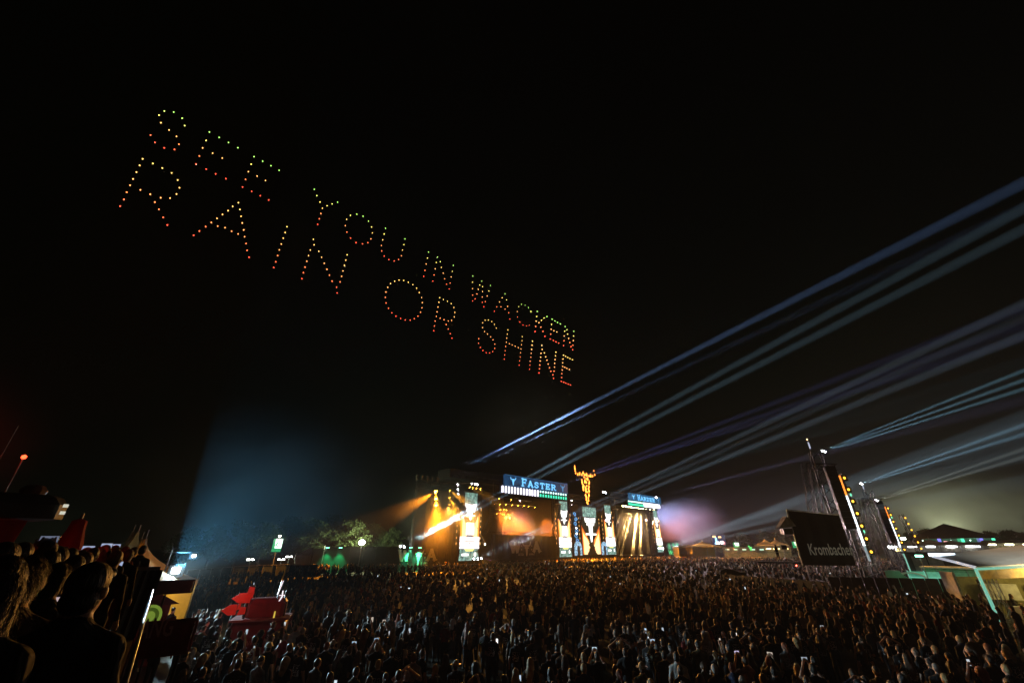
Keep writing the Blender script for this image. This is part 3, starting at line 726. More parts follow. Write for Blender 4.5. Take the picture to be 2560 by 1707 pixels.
def hair_prims(style, hd):
    if style == 'short': return [ell(hd(0, -.014, .098), (.083, .096, .104), HAIR), ell(hd(0, -.05, .05), (.072, .06, .07), HAIR, .03)]
    if style == 'long':
        return [ell(hd(0, -.014, .098), (.088, .100, .106), HAIR), cone(hd(0, -.05, .06), (0, -.085, 1.42), .088, .115, HAIR, .55, .05), cone((0, -.095, 1.42), (0, -.115, 1.18), .115, .07, HAIR, .4, .04),
                cone(hd(.075, -.01, .06), (.10, -.01, 1.40), .03, .035, HAIR, 1, .04), cone(hd(-.075, -.01, .06), (-.10, -.01, 1.40), .03, .035, HAIR, 1, .04)]
    if style == 'under': return [ell(hd(0, -.035, .045), (.080, .078, .072), HAIR)]
    if style == 'tail': return [ell(hd(0, -.014, .098), (.083, .098, .104), HAIR), cone(hd(0, -.10, .10), hd(0, -.16, .04), .03, .036, HAIR, 1, .02), cone(hd(0, -.16, .04), (0, -.17, 1.36), .036, .02, HAIR, 1, .02)]
    if style == 'bushy': return [ell(hd(0, -.03, .09), (.125, .13, .135), HAIR), cone(hd(0, -.06, .02), (0, -.08, 1.42), .12, .10, HAIR, .7, .05)]
    if style == 'cap': return [ell(hd(0, -.008, .12), (.086, .102, .092), HAIR), cone(hd(-.04, .10, .125), hd(.04, .10, .125), .02, .02, HAIR, 1, .03), cone(hd(-.035, .145, .112), hd(.035, .145, .112), .013, .013, HAIR, 1, .04)]
    if style == 'cap_back': return [ell(hd(0, -.008, .12), (.086, .102, .092), HAIR), cone(hd(-.04, -.11, .10), hd(.04, -.11, .10), .018, .018, HAIR, 1, .03), cone(hd(-.035, -.16, .085), hd(.035, -.16, .085), .012, .012, HAIR, 1, .04)]
    if style == 'hat': return [ell(hd(0, -.005, .14), (.09, .105, .09), HAIR), ell(hd(0, -.005, .105), (.20, .21, .016), HAIR, .02)]
    if style == 'hood': return [ell(hd(0, -.02, .085), (.105, .115, .125), HAIR), cone(hd(0, -.06, .0), (0, -.08, 1.44), .10, .11, HAIR, .8, .05)]
    return []
# open the face of hair: carve it away in front
def hair_field(prims, hd, style):
    f0 = field(prims)
    cut = ell(hd(0, .115, .04), (.082, .105, .115), 0) if style != 'hood' else ell(hd(0, .12, .07), (.075, .09, .10), 0)
    if style in ('hat', 'cap', 'cap_back'): cut = None
    def f(X, Y, Z):
        d = f0(X, Y, Z)
        if style in ('short', 'long', 'tail', 'bushy'):
            am = .0032 if style == 'bushy' else .0018
            d = d + am * (np.sin(X * 170 + 2 * np.sin(Z * 31)) * np.sin(Y * 160 + 2 * np.sin(Z * 27 + X * 20)) + np.sin(X * 310 + Z * 60) * np.sin(Y * 290 - Z * 45))
        if cut is not None: d = np.maximum(d, -prim_d(cut, X, Y, Z))
        return d
    return f
def grow_hair(style, hd, h):
    pr = hair_prims(style, hd)
    lo = np.array((-.3, -.4, 1.05)); hi = np.array((.3, .3, 1.95))
    return surface_nets(hair_field(pr, hd, style), lo, hi, h)
def np_mesh(name, V, Q, ids=None, smooth=True):
    me = bpy.data.meshes.new(name); me.vertices.add(len(V)); me.vertices.foreach_set('co', V.astype(np.float32).ravel())
    me.loops.add(Q.size); me.loops.foreach_set('vertex_index', Q.astype(np.int32).ravel())
    me.polygons.add(len(Q)); me.polygons.foreach_set('loop_start', np.arange(0, Q.size, Q.shape[1], dtype=np.int32))
    if ids is not None: me.polygons.foreach_set('material_index', ids.astype(np.int32))
    me.update(calc_edges=True); me.validate()
    if smooth: me.polygons.foreach_set('use_smooth', np.ones(len(Q), bool))
    return me
M_SKIN = mat('skin', (.50, .30, .21), .55, var=.12, scale=14)
M_SHIRT = object_colour('shirt_cloth', .85, print_on=True)
M_TROUS = mat('dark_trousers', (.022, .024, .032), .85, var=.4, scale=5)
M_SHOE = mat('dark_shoes', (.02, .018, .016), .6)
M_HAIR = object_colour('hair', .5)
BODY_MATS = [M_SKIN, M_SHIRT, M_TROUS, M_SHOE]
BODY = {}; HAIRM = {}
def body_mesh(arms, wide, sleeves, female, tilt, h=.022, fingers=False):
    key = (arms, wide, sleeves, female, tilt, h, fingers)
    if key not in BODY:
        P, hd = figure(arms, wide, sleeves, female=female, tilt=tilt, fingers=fingers)
        V, Q, ids = grow(P, h); me = np_mesh('person_body', V, Q, ids)
        for m in BODY_MATS: me.materials.append(m)
        BODY[key] = (me, hd)
    return BODY[key]
def hair_mesh(style, tilt, hd, h=.018):
    key = (style, tilt, h)
    if key not in HAIRM:
        V, Q = grow_hair(style, hd, h); me = np_mesh('hair_shape', V, Q)
        if h <= .012 and style in ('short', 'long', 'tail', 'bushy'):      # loose strands over the hair close to the camera
            nr = np.empty(len(me.vertices) * 3, np.float32); me.vertices.foreach_get('normal', nr); nr = nr.reshape(-1, 3)
            P0 = np.empty(len(me.vertices) * 3, np.float32); me.vertices.foreach_get('co', P0); P0 = P0.reshape(-1, 3)
            rg = np.random.default_rng(3); n = 4200; ii = rg.integers(0, len(P0), n); p = P0[ii] - nr[ii] * .004; N = nr[ii]
            dn = np.array((0, -.25, -1.)); tdir = dn - (N @ dn)[:, None] * N; tdir /= np.maximum(1e-4, np.linalg.norm(tdir, axis=1))[:, None]
            tdir = tdir + N * rg.uniform(.05, .7 if style != 'long' else .3, (n, 1)) + rg.normal(0, .3, (n, 3)); tdir /= np.linalg.norm(tdir, axis=1)[:, None]
            L = rg.uniform(.018, .05, (n, 1)) * (2.4 if style in ('long', 'bushy') else 1); sd = np.cross(tdir, N); sd /= np.maximum(1e-4, np.linalg.norm(sd, axis=1))[:, None]; wd = .0013
            m1 = p + tdir * L * .55 + N * .003; e = p + tdir * L + dn * L * .25
            VV = np.concatenate([V, np.stack([p - sd * wd, p + sd * wd, m1 + sd * wd * .8, m1 - sd * wd * .8, e + sd * wd * .2, e - sd * wd * .2], 1).reshape(-1, 3)])
            b = len(V) + np.arange(n)[:, None] * 6; QQ = np.concatenate([Q, b + np.array([0, 1, 2, 3]), b + np.array([3, 2, 4, 5])])
            bpy.data.meshes.remove(me); me = np_mesh('hair_shape', VV, QQ)
        me.materials.append(M_HAIR); HAIRM[key] = me
    return HAIRM[key]
HAIRC = {'blond': (.45, .30, .13), 'brown': (.10, .055, .03), 'black': (.018, .015, .014), 'grey': (.35, .33, .31), 'red': (.30, .07, .025)}
def person(loc, face, arms='down', wide=1., sleeves=False, female=False, tilt=.0, style='short', hair='brown', shirt=(.02, .02, .022), label='', group=None, k=1., h=.022, fingers=False, hh=.018):
    me, hd = body_mesh(arms, wide, sleeves, female, tilt, h, fingers)
    o = bpy.data.objects.new('person', me); COL.objects.link(o); o.location = loc; o.rotation_euler = (0, 0, face); o.scale = (k, k, k)
    o.color = tuple(shirt) + (1,)
    tag(o, label, 'person', group)
    if style:
        c = bpy.data.objects.new({'cap': 'cap', 'cap_back': 'cap', 'hat': 'hat', 'hood': 'hood'}.get(style, 'hair'), hair_mesh(style, tilt, hd, hh)); COL.objects.link(c); c.parent = o
        c.color = tuple(hair if not isinstance(hair, str) else HAIRC[hair]) + (1,)
        if style in ('cap', 'cap_back', 'hat'):
            c2 = bpy.data.objects.new('hair', hair_mesh('under', tilt, hd, hh)); COL.objects.link(c2); c2.parent = o; c2.color = HAIRC[('brown', 'black', 'grey', 'brown')[int(abs(loc[0]) * 10) % 4]] + (1,)
    return o
# ================================================================== left of the field
def face_cam(p): return math.atan2(-p.x, p.y)       # turn a thing built facing -y towards the camera
def on_ground(p): return Vector((p.x, p.y, 0))

# pagoda tents
def pagoda(loc, rot, w, ze, zt, label, m, lit=None, group=None, wall=None):
    t = thing('pagoda_tent', label, 'tent', loc, rot, group)
    rings = []; n = 9
    for i in range(n):
        f = i / (n - 1); r = (w / 2) * ((1 - f) ** 1.9 * .97 + .03); z = ze + (zt - ze) * f
        ring = []
        for c in range(4):
            a0 = (-1, -1), (1, -1), (1, 1), (-1, 1)
            x0, y0 = a0[c]; x1, y1 = a0[(c + 1) % 4]
            for s in range(3):
                g = s / 3; sag = 1 - .05 * math.sin(PI * g)
                ring.append(((x0 + (x1 - x0) * g) * r * sag, (y0 + (y1 - y0) * g) * r * sag, z))
        rings.append(ring)
    MB().quadstrip(rings).build('roof', m, t)
    mb = MB(); h = w / 2
    for (xa, ya), (xb, yb) in (((-h, -h), (h, -h)), ((h, -h), (h, h)), ((h, h), (-h, h)), ((-h, h), (-h, -h))):
        k = 10; top = []; bot = []
        for i in range(k + 1):
            g = i / k; x = xa + (xb - xa) * g; y = ya + (yb - ya) * g; top.append((x, y, ze)); bot.append((x, y, ze - .32 - .1 * abs(math.sin(g * PI * 5))))
        mb.quadstrip([bot, top], False, False)
    mb.build('valance', wall or m, t)
    for x in (-h + .05, h - .05):
        for y in (-h + .05, h - .05): MB().tube((x, y, 0), (x, y, ze), .05).build('pole', M_STEEL, t)
    if lit is not None:
        MB().box((-h + .1, h - .12, 0), (h - .1, h - .08, ze - .05)).build('back_wall', lit, t)
        MB().box((-h + .08, -h + .1, 0), (-h + .12, h - .15, ze - .05)).build('side_wall', lit, t)
        MB().box((-h + .2, -h + .5, .0), (h - .2, -h + 1.1, 1.05)).build('counter', M_WOOD, t)
    MB().tube((0, 0, zt - .1), (0, 0, zt + .5), .04).build('finial', M_STEEL, t)
    return t
YELL = mat('yellow_canvas', (.65, .5, .12), .8, var=.1)
p = at(366, 1400, 36); t = pagoda((p.x - .55, p.y, 0), face_cam(p) - .5, 5.2, 2.7, at(372, 1346, 36).z, 'nearest tan pagoda tent, glowing yellow, beyond the ribbed parapet', M_CANVAS, YELL, 'tan pagoda tents at the left')
for i, (px, py, d) in enumerate(((345, 1330, 44), (333, 1327, 52), (355, 1343, 60))):
    p = at(px, py, d)
    pagoda((p.x, p.y, 0), face_cam(p) + .2, 5.2, 2.7, p.z, ['first', 'middle', 'last'][i] + ' of the three tan tent peaks behind the platform crowd', M_CANVAS, None, 'tan pagoda tents at the left')
lp = at(366, 1400, 36)
bulb_light('tent_lamp', (lp.x - .5, lp.y, 2.4), 1200, (1, .62, .15), .2)
bulb_light('tent_lamp', at(338, 1370, 43) + Vector((1.5, -3.5, -1.8)), 500, (1, .75, .35), .2)

# cold floodlights on a mast
COLD = glow('cold_flood', (.75, .95, 1.0), 220.); WARMF = glow('warm_flood', (1, .95, .7), 60.)
fl = at(440, 1425, 36)
t = thing('floodlight_mast', 'cold white floodlights on a thin mast beside the tan tent', 'floodlight', on_ground(fl), face_cam(fl))
MB().tube((-.55, 0, 0), (-.55, 0, fl.z + 1.3), .05).build('mast', M_STEEL, t)
MB().tube((-.7, 0, fl.z + 1.0), (.9, 0, fl.z + 1.0), .03).build('crossbar', M_STEEL, t)
MB().box((-.42, -.1, fl.z - .35), (.42, .25, fl.z + .35)).build('lamp_case', M_DARKM, t)
MB().box((-.2, -.14, fl.z - .16), (.2, -.105, fl.z + .16)).build('lens', COLD, t)
MB().box((.45, -.1, fl.z + .62), (.9, .2, fl.z + .95)).build('lamp_case', M_DARKM, t)
MB().box((.58, -.14, fl.z + .72), (.78, -.105, fl.z + .86)).build('lens', WARMF, t)
FLP = fl + Vector((.15, -.55, 0))

# dark red board on a pole
p = at(420, 1468, 24); zb = at(420, 1483, 24).z; zt = at(420, 1452, 24).z
t = thing('pole_sign', 'dark red board on a pole in front of the floodlit people', 'sign', on_ground(p), face_cam(p) + .12)
MB().box((-.82, -.03, zb), (.82, .03, zt)).build('board', mat('dark_red_board', (.09, .02, .022), .6, var=.3), t)
FR = MB()
for a, b in (((-.86, 0, zb), (.86, 0, zb)), ((-.86, 0, zt), (.86, 0, zt)), ((-.86, 0, zb), (-.86, 0, zt)), ((.86, 0, zb), (.86, 0, zt))): FR.tube(a, b, .03)
FR.build('frame', M_DARKM, t)
MB().tube((0, .07, 0), (0, .07, zb + .3), .04).build('pole', M_DARKM, t)

# entrance board
p = at(380, 1597, 15); z0 = at(380, 1637, 15).z; z1 = at(380, 1559, 15).z
t = thing('entrance_board', 'dark red board reading EINGANG half hidden by the railing', 'sign', on_ground(p), face_cam(p) + .05)
MB().box((-1.15, -.03, z0), (.78, .03, z1)).build('board', mat('entrance_red', (.22, .012, .012), .6, var=.3), t)
FR = MB()
for a, b in (((-1.2, 0, z0 - .03), (.83, 0, z0 - .03)), ((-1.2, 0, z1 + .03), (.83, 0, z1 + .03)), ((-1.2, 0, z0), (-1.2, 0, z1)), ((.83, 0, z0), (.83, 0, z1))): FR.tube(a, b, .035)
FR.build('frame', mat('red_frame', (.25, .05, .04), .5), t)
lettering('EINGANG', -1.0, z0 + .36, 1.35, .42, -.045, mat('faded_red_letters', (.55, .22, .18), .6), t)
for x in (-1.0, .65): MB().tube((x, .06, 0), (x, .06, z0), .045).build('post', M_DARKM, t)

# small dark red hut roof under the tent
p = at(372, 1490, 27)
t = thing('ticket_hut', 'small dark red hut with a gable roof below the tan tent', 'hut', on_ground(p), face_cam(p) + .35)
MB().box((-1.0, 0, 0), (1.0, 1.8, 2.3)).build('wall', mat('hut_red', (.16, .03, .025), .8, var=.3), t)
MB().prism([(-1.25, 2.28), (1.25, 2.28), (0, 2.95)], -.2, 2.0).build('roof', mat('hut_roof', (.10, .03, .03), .8), t)
MB().box((-.6, -.04, 1.1), (.5, -.005, 1.95)).build('window', mat('hut_window', (.2, .1, .05), .3, 0, (1, .5, .2), .12), t)
p = at(372, 1541, 20)
t = thing('round_sign', 'small lime green round sign behind the entrance board', 'sign', on_ground(p), face_cam(p))
mb = MB()
for k, (r, y) in enumerate(((.34, 0), (.26, -.012), (.16, -.024))):
    rr = [(r * math.cos(2 * PI * i / 20), y, p.z + r * math.sin(2 * PI * i / 20)) for i in range(20)]
    MB().quadstrip([[(a, b + .01, c) for a, b, c in rr], rr]).build(('disc', 'ring', 'disc_centre')[k], (mat('lime', (.45, .6, .08), .6, 0, (.4, .6, .08), .35), mat('lime_dark', (.2, .3, .04), .6, 0, (.15, .25, .03), .25), MATS.get('lime') or M_RED)[k], t)
MB().tube((0, .04, 0), (0, .04, p.z), .03).build('pole', M_DARKM, t)

# red signpost with arrow boards, and the red kiosk beside it
RLIT = mat('lit_red_board', (.5, .025, .018), .5, 0, (1, .03, .012), .14, var=.2, scale=6)
p = at(614, 1520, 25)
t = thing('arrow_signpost', 'post with glowing red arrow boards beside the dark red kiosk', 'signpost', on_ground(p), face_cam(p))
MB().tube((0, .05, 0), (0, .05, at(614, 1475, 25).z), .06).build('post', M_DARKM, t)
def arrow(px0, px1, py, hh, left=True):
    a = at(px0, py, 25); x0 = (px0 - 614) / 1000 * 25 * .88; x1 = (px1 - 614) / 1000 * 25 * .88; z = a.z; d = .3 if left else 0
    MB().prism([(x0, z), (x0 + d, z - hh), (x1, z - hh), (x1, z + hh), (x0 + d, z + hh)] if left else [(x0, z - hh), (x1, z - hh * .8), (x1, z + hh * .8), (x0 + .08, z + hh)], -.06, -.01).build('arrow_board', RLIT, t)
arrow(584, 619, 1495, .2); arrow(571, 598, 1524, .2); arrow(601, 615, 1526, .16, False); arrow(608, 622, 1482, .26, False); arrow(598, 604, 1511, .2, False)
bulb_light('arrow_fill', (p.x + .1, p.y - 1.1, 2.9), 70, (1, .22, .17), .1)  # added red light that shades the arrow boards, no lamp there
kp = at(652, 1560, 25)
t = thing('red_kiosk', 'dark red kiosk with a rounded top on a wide base among the crowd', 'kiosk', on_ground(kp), face_cam(kp) - .12)
zt = at(652, 1496, 25).z; zm = at(652, 1546, 25).z
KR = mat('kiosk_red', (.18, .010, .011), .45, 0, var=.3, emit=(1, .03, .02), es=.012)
MB().bbox((-.80, 0, zm + .06), (.85, 1.0, zt), .18).build('cabinet', KR, t)
MB().box((-1.25, -.45, zm - .04), (1.15, 1.2, zm + .04)).build('ledge', mat('kiosk_ledge', (.30, .10, .09), .5), t)
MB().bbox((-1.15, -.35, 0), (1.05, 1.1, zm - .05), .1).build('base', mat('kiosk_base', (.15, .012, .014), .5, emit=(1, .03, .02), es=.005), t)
MB().tube((.5, -.3, zm + .05), (.5, -.3, zm + .3), .04, .03).build('bottle', mat('amber_glass', (.5, .3, .05), .2, 0, (1, .7, .1), .6), t)
for s in (-.82, .87): MB().tube((s, -.02, zm + .06), (s, -.02, zt - .15), .035).build('edge_trim', M_DARKM, t)
lettering('W:O:A', -.35, zm * .45, .7, .2, -.37, mat('kiosk_letter', (.4, .15, .13), .6), t)
lpz = at(702, 1480, 25)
t = thing('lit_ladder_frame', 'slanting white lit frame leaning at the side of the red kiosk', 'light frame', on_ground(lpz), face_cam(lpz))
PINKW = glow('pinkish_tube', (1, .85, .9), 1.0)
zz = [at(700, y, 25).z for y in (1451, 1485, 1520)]
MB().path([(.0, 0, zz[0]), (-.12, 0, zz[1])], .025).build('tube', PINKW, t); MB().path([(.08, 0, zz[1] + .15), (.10, 0, zz[1] - .1), (-.15, 0, zz[2])], .03).build('tube', PINKW, t)
MB().tube((-.25, .05, 0), (-.05, .05, zz[0]), .04).build('rail', M_DARKM, t); MB().tube((.1, .05, 0), (.25, .05, zz[0] - .4), .04).build('rail', M_DARKM, t)
for k in range(6): MB().tube((-.2 + k * .02, .05, .5 + k * .42), (.14 + k * .015, .05, .5 + k * .42), .02).build('rung', PINKW if k > 3 else M_DARKM, t)

# site fences behind the floodlit people
M_SCRIM = mat('green_scrim', (.06, .10, .085), .9, var=.5, scale=.8)
def site_fence(pxa, pxb, pya, pyb, da, db, label, m, n, grp='site fences across the back of the field'):
    A = at(pxa, pya, da); B = at(pxb, pyb, db); d = B - A; L = math.hypot(d.x, d.y)
    t = thing('site_fence', label, 'fence', (A.x, A.y, 0), math.atan2(d.y, d.x), grp)
    h = (A.z + B.z) / 2
    for k in range(n):
        x0 = L * k / n; x1 = L * (k + 1) / n
        MB().box((x0 + .06, -.01, .12), (x1 - .06, .01, h - .1)).build('panel', m, t)
        MB().path([(x0 + .03, -.03, .08), (x0 + .03, -.03, h), (x1 - .03, -.03, h), (x1 - .03, -.03, .08)], .03, 5).build('frame', M_STEEL, t)
    return t
site_fence(585, 724, 1416, 1409, 76, 80, 'steel fence with greenish sheeting behind the floodlit people', M_SCRIM, 4)
site_fence(470, 580, 1422, 1418, 66, 72, 'dark steel fence stretching from the floodlight mast', mat('dark_scrim', (.02, .03, .035), .9), 4)

# evacuation sign on a leaning mast
ep = at(676, 1400, 84); es_t = at(688, 1346, 84); es_b = at(683, 1370, 84)
t = thing('evacuation_sign', 'green and white lit exit sign on a mast before the dark trees at left', 'sign', on_ground(at(684, 1400, 84)), face_cam(ep))
MB().tube((0, .1, 0), (0, .1, es_t.z + .6), .07).build('mast', M_STEEL, t)
SGW = glow('sign_white', (.75, 1, .8), 2.2); SGG = glow('sign_green', (.03, .42, .14), 1.0)
def exit_face(t, zb, zt, w, y=0.):
    h = zt - zb
    MB().box((-w, y - .02, zb), (w, y + .06, zt)).build('panel', SGW, t)
    MB().prism([(-w, zb), (-w * .45, zb), (-w * .55, zt), (-w, zt)], y - .05, y - .025).build('green_band', SGG, t)
    mb = MB(); mb.tube((.05, y - .04, zb + h * .62), (-.15, y - .04, zb + h * .38), .09); mb.tube((-.15, y - .04, zb + h * .38), (.1, y - .04, zb + h * .18), .07); mb.tube((-.15, y - .04, zb + h * .38), (-.45, y - .04, zb + h * .3), .06)
    mb.tube((.05, y - .04, zb + h * .6), (.35, y - .04, zb + h * .5), .05); mb.lathe([(.01, -.1), (.1, 0), (.01, .1)], 7, (.14, y - .04, zb + h * .74)); mb.build('running_figure', SGG, t)
    MB().box((-w, y - .02, zb - .5), (w, y + .05, zb - .06)).build('lower_panel', SGG, t)
exit_face(t, es_b.z, es_t.z, .68)
MB().box((-.12, -.5, es_t.z + .25), (.2, -.2, es_t.z + .5)).build('lamp_head', glow('sign_lamp', (1, .85, .7), 60), t)
lamp_light('sign_lamp_light', (ep.x, ep.y - 1.5, es_t.z + 1.2), at(650, 1340, 98), 2600, (.75, 1, .7), 120, .8, .3)

# floodlight over the back wall
WF = at(905, 1355, 97)
t = thing('floodlight_mast', 'bright yellowish floodlight in front of the trees behind the black wall', 'floodlight', on_ground(WF), face_cam(WF))
MB().tube((0, .2, 0), (0, .2, WF.z - .3), .08).build('mast', M_STEEL, t)
MB().bbox((-.75, 0, WF.z - .55), (.75, .35, WF.z + .55), .15).build('lamp_case', M_DARKM, t)
MB().lathe([(.05, -.5), (.5, -.3), (.6, 0), (.5, .3), (.05, .5)], 12, (0, -.3, WF.z)).build('lens', glow('yellow_flood', (1, 1, .72), 45.), t, True)
bulb_light('yellow_flood_light', WF + Vector((0, 1.2, .3)), 20000, (.95, 1, .55), .5)

# row of far lamps along the back
for i, (px, py, d, c) in enumerate(((723, 1391, 96, (1, 1, .95)), (626, 1398, 95, (.9, 1, 1)), (703, 1398, 92, (.95, 1, .9)))):
    p = at(px, py, d)
    t = thing('lamp_post', ['small twin white lamp under the trees beside the black lorry', 'small white lamp at the foot of the exit sign mast', 'tiny white lamp behind the greenish fence'][i], 'lamp', on_ground(p), face_cam(p), 'small lamps behind the fences')
    MB().tube((0, 0, 0), (0, 0, p.z), .05).build('pole', M_STEEL, t)
    for s in (-.35, .35): MB().box((s - .2, -.12, p.z - .08), (s + .2, .05, p.z + .1)).build('lamp_head', glow('small_lamp', (1, 1, .93), 30), t)

# black lorry and its trailer
p = at(782, 1398, 99); rot = face_cam(p) + .1
t = thing('lorry', 'black lorry parked left of the wall with the green lamps', 'lorry', on_ground(p), rot)
LB = mat('lorry_black', (.012, .012, .014), .3, 0, var=.2)
MB().bbox((-3.4, -1.2, .55), (-.4, 1.3, 3.3), .22).build('cab', LB, t)
MB().prism([(-2.6, 3.28), (-.5, 3.28), (-.5, 4.4), (-1.2, 4.3)], -1.1, 1.2).build('roof_deflector', LB, t)
MB().box((-3.45, -1.0, 1.95), (-3.38, 1.1, 2.9)).build('windscreen', mat('dark_glass', (.02, .02, .025), .08), t)
MB().box((-2.9, -1.24, 1.9), (-1.7, -1.205, 2.85)).build('side_window', MATS['dark_glass'], t)
MB().box((-.2, -1.25, 1.0), (7.5, 1.25, 4.2)).build('trailer', LB, t)
for x in (-2.7, .9, 5.0, 6.2):
    w = thing('wheel', None, None); w.parent = t; w.location = (x, 0, 0)
    mb = MB()
    for s in (-1.22, 1.0): mb.quadstrip([[(.5 * math.cos(2 * PI * i / 14), s + k, .5 + .5 * math.sin(2 * PI * i / 14)) for i in range(14)] for k in (0, .22)])
    mb.build('tyre', M_PLAST, w)
    mb = MB(); mb.quadstrip([[(.27 * math.cos(2 * PI * i / 12), -1.235 + k, .5 + .27 * math.sin(2 * PI * i / 12)) for i in range(12)] for k in (0, .03)]); mb.build('rim', M_STEEL, w)
for y in (-.9, 1.0): MB().box((-3.47, y - .18, .85), (-3.41, y + .18, 1.1)).build('headlight', mat('headlight', (.6, .6, .6), .1), t)
MB().path([(-3.3, -1.35, 3.1), (-3.45, -1.4, 2.4), (-3.3, -1.35, 1.7)], .04).build('mirror_arm', M_STEEL, t)
t = thing('small_banner', 'small black banner with a pale skull mark below the lorry', 'banner', on_ground(at(757, 1428, 76)), face_cam(p))
MB().box((-1.9, 0, .5), (1.9, .05, 2.15)).build('cloth', M_BLACK, t)
festival_mark(t, 2.3, .95, -.03, 1.0, mat('pale_blue_print', (.45, .5, .55), .6), year=False)
for x in (-1.9, 1.9): MB().tube((x, .06, 0), (x, .06, 2.2), .03).build('pole', M_STEEL, t)

# black wall left of the stage with green lamps and the lit mark
wa = at(812, 1366, 98); wb = at(1092, 1362, 99); d = wb - wa; L = math.hypot(d.x, d.y); rw = math.atan2(d.y, d.x)
wall_z = wa.z
t = thing('black_wall', 'long black sheeted wall between the lorry and the first stage', 'wall', (wa.x, wa.y, 0), rw)
for k in range(9): MB().box((L * k / 9 + .02, 0, 0), (L * (k + 1) / 9 - .02, .18 + .03 * (k % 2), wall_z)).build('panel', M_BLACK, t)
MB().tube((0, -.12, 0), (0, -.12, wall_z + .2), .08).build('end_post', M_STEEL, t)
GRN = glow('green_lens', (.15, 1, .45), 25)
def wall_lamp(px, par):
    x = L * (px - 812) / (1092 - 812)
    MB().box((x - .5, -1.3, wall_z - .15), (x + .5, -.9, wall_z + .15)).build('lamp_case', M_DARKM, par)
    MB().box((x - .3, -1.25, wall_z - .2), (x + .3, -.95, wall_z - .16)).build('lamp_lens', GRN, par)
    q = Matrix.Rotation(rw, 3, 'Z') @ Vector((x, -1.1, wall_z - .35)) + Vector((wa.x, wa.y, 0)); tq = Matrix.Rotation(rw, 3, 'Z') @ Vector((x, -.05, .6)) + Vector((wa.x, wa.y, 0))
    return q, tq
for px in (820, 850):
    q, tq = wall_lamp(px, t); lamp_light('green_lamp_light', q, tq, 30000, (.02, 1, .25), 70, .7, .2)
t = thing('lit_mark', 'festival skull mark on the black wall, washed green by lamps', 'sign', (wa.x, wa.y, 0), rw)
xm = L * (1046 - 812) / 280
festival_mark(t, 8.2, 3.2, -.06, .9, mat('mark_white', (.62, .62, .58), .7), mat('mark_tan', (.40, .34, .24), .7), x=xm)
for px in (1022, 1046):
    q, tq = wall_lamp(px, t); lamp_light('green_lamp_light', q, tq, 36000, (.05, 1, .35), 75, .7, .2)

# red lit bar stand at the left edge
p = at(-32, 1290, 9)
t = thing('bar_stand', 'edge of a bar roof with red lit drapes behind the platform crowd', 'stall', (p.x, p.y, 0), face_cam(p) + .2)
zt = at(30, 1268, 9).z
MB().bbox((-4.2, -.5, zt - .14), (.62, 3.0, zt + .16), .12).build('roof', mat('stand_roof', (.12, .11, .10), .5), t)
for k in range(2): MB().box((.53, -.53, zt - .08 + k * .09), (.58, -.505, zt - .04 + k * .09)).build('edge_lamp', glow('edge_lamp', (1, 1, .8), .6), t)
MB().lathe([(.02, 0), (.13, .02), (.15, .08), (.1, .14), (.02, .16)], 10, (.35, .2, zt + .17)).build('roof_lamp', mat('roof_lamp', (.4, .2, .15), .5), t)
RD = mat('red_drape', (.5, .02, .03), .8, var=.3, scale=5); n = 26; ra = []; rb = []
for i in range(n + 1):
    x = -3.6 + 4.0 * i / n; y = .09 * math.sin(i * 1.5)
    ra.append((x - .2, y, 2.9)); rb.append((x, y * .5, zt - .15))
MB().quadstrip([ra, rb], False, False).build('drape', RD, t)
for x in (-3.9, .35): MB().tube((x, .3, PZ), (x, .3, zt - .14), .05).build('post', M_DARKM, t)
RSP = Vector((p.x - 1.2, p.y - .6, zt - .35))
MB().lathe([(.02, -.1), (.1, -.06), (.1, .06), (.02, .1)], 8, (-1.2, -.35, zt - .3)).build('red_bulb', glow('red_bulb', (1, .05, .02), 12), t)
bulb_light('red_bulb_light', RSP + Vector((0, -.15, 0)), 90, (1, .03, .015), .12)

# folded red parasol
p = at(206, 1330, 15); z1 = at(218, 1296, 15).z
t = thing('folded_parasol', 'closed bright red parasol standing behind the platform heads', 'parasol', (p.x - .18, p.y, PZ))
rings = []
for f, r in ((0, .40), (.1, .41), (.5, .27), (.85, .14), (.97, .12), (1, .03)):
    rings.append([((r * (1 + .22 * math.cos(i * PI))) * math.cos(2 * PI * i / 12), (r * (1 + .22 * math.cos(i * PI))) * math.sin(2 * PI * i / 12), .7 + (z1 - PZ - .7) * f) for i in range(12)])
MB().quadstrip(rings).build('canopy', mat('parasol_red', (.6, .012, .012), .7, var=.15), t, True)
MB().tube((0, 0, 0), (0, 0, z1 - PZ + .12), .03).build('pole', M_STEEL, t)
q = Vector((p.x - 1.4, p.y - 1.2, z1 + .5))

# thin mast with red warning lamp, and a taller aerial
p = at(57, 1147, 26)
t = thing('warning_mast', 'thin mast with a red warning lamp above the bar roof', 'mast', on_ground(p), 0)
MB().tube((0, 0, 0), (0, 0, p.z), .035, .025).build('pole', M_STEEL, t)
MB().lathe([(.01, -.09), (.07, -.05), (.08, .04), (.01, .09)], 8, (0, 0, p.z + .08)).build('lamp', glow('red_warning', (1, .05, .015), 7), t, True)
bulb_light('red_warning_light', p + Vector((0, -.4, .2)), 120, (1, .05, .02), .15)
p = at(46, 1064, 30)
t = thing('aerial', 'thin tall aerial rising at the left edge, faintly red', 'mast', on_ground(p), 0)
MB().tube((0, 0, 0), (0, 0, p.z), .05, .012).build('pole', M_STEEL, t)
# red wash lamp added out of view to light the air beyond the left edge
lamp_light('red_wash', (-30, 17, 4.0), (-23, 20, 14), 34000, (1, .02, .012), 60, 1., .4)
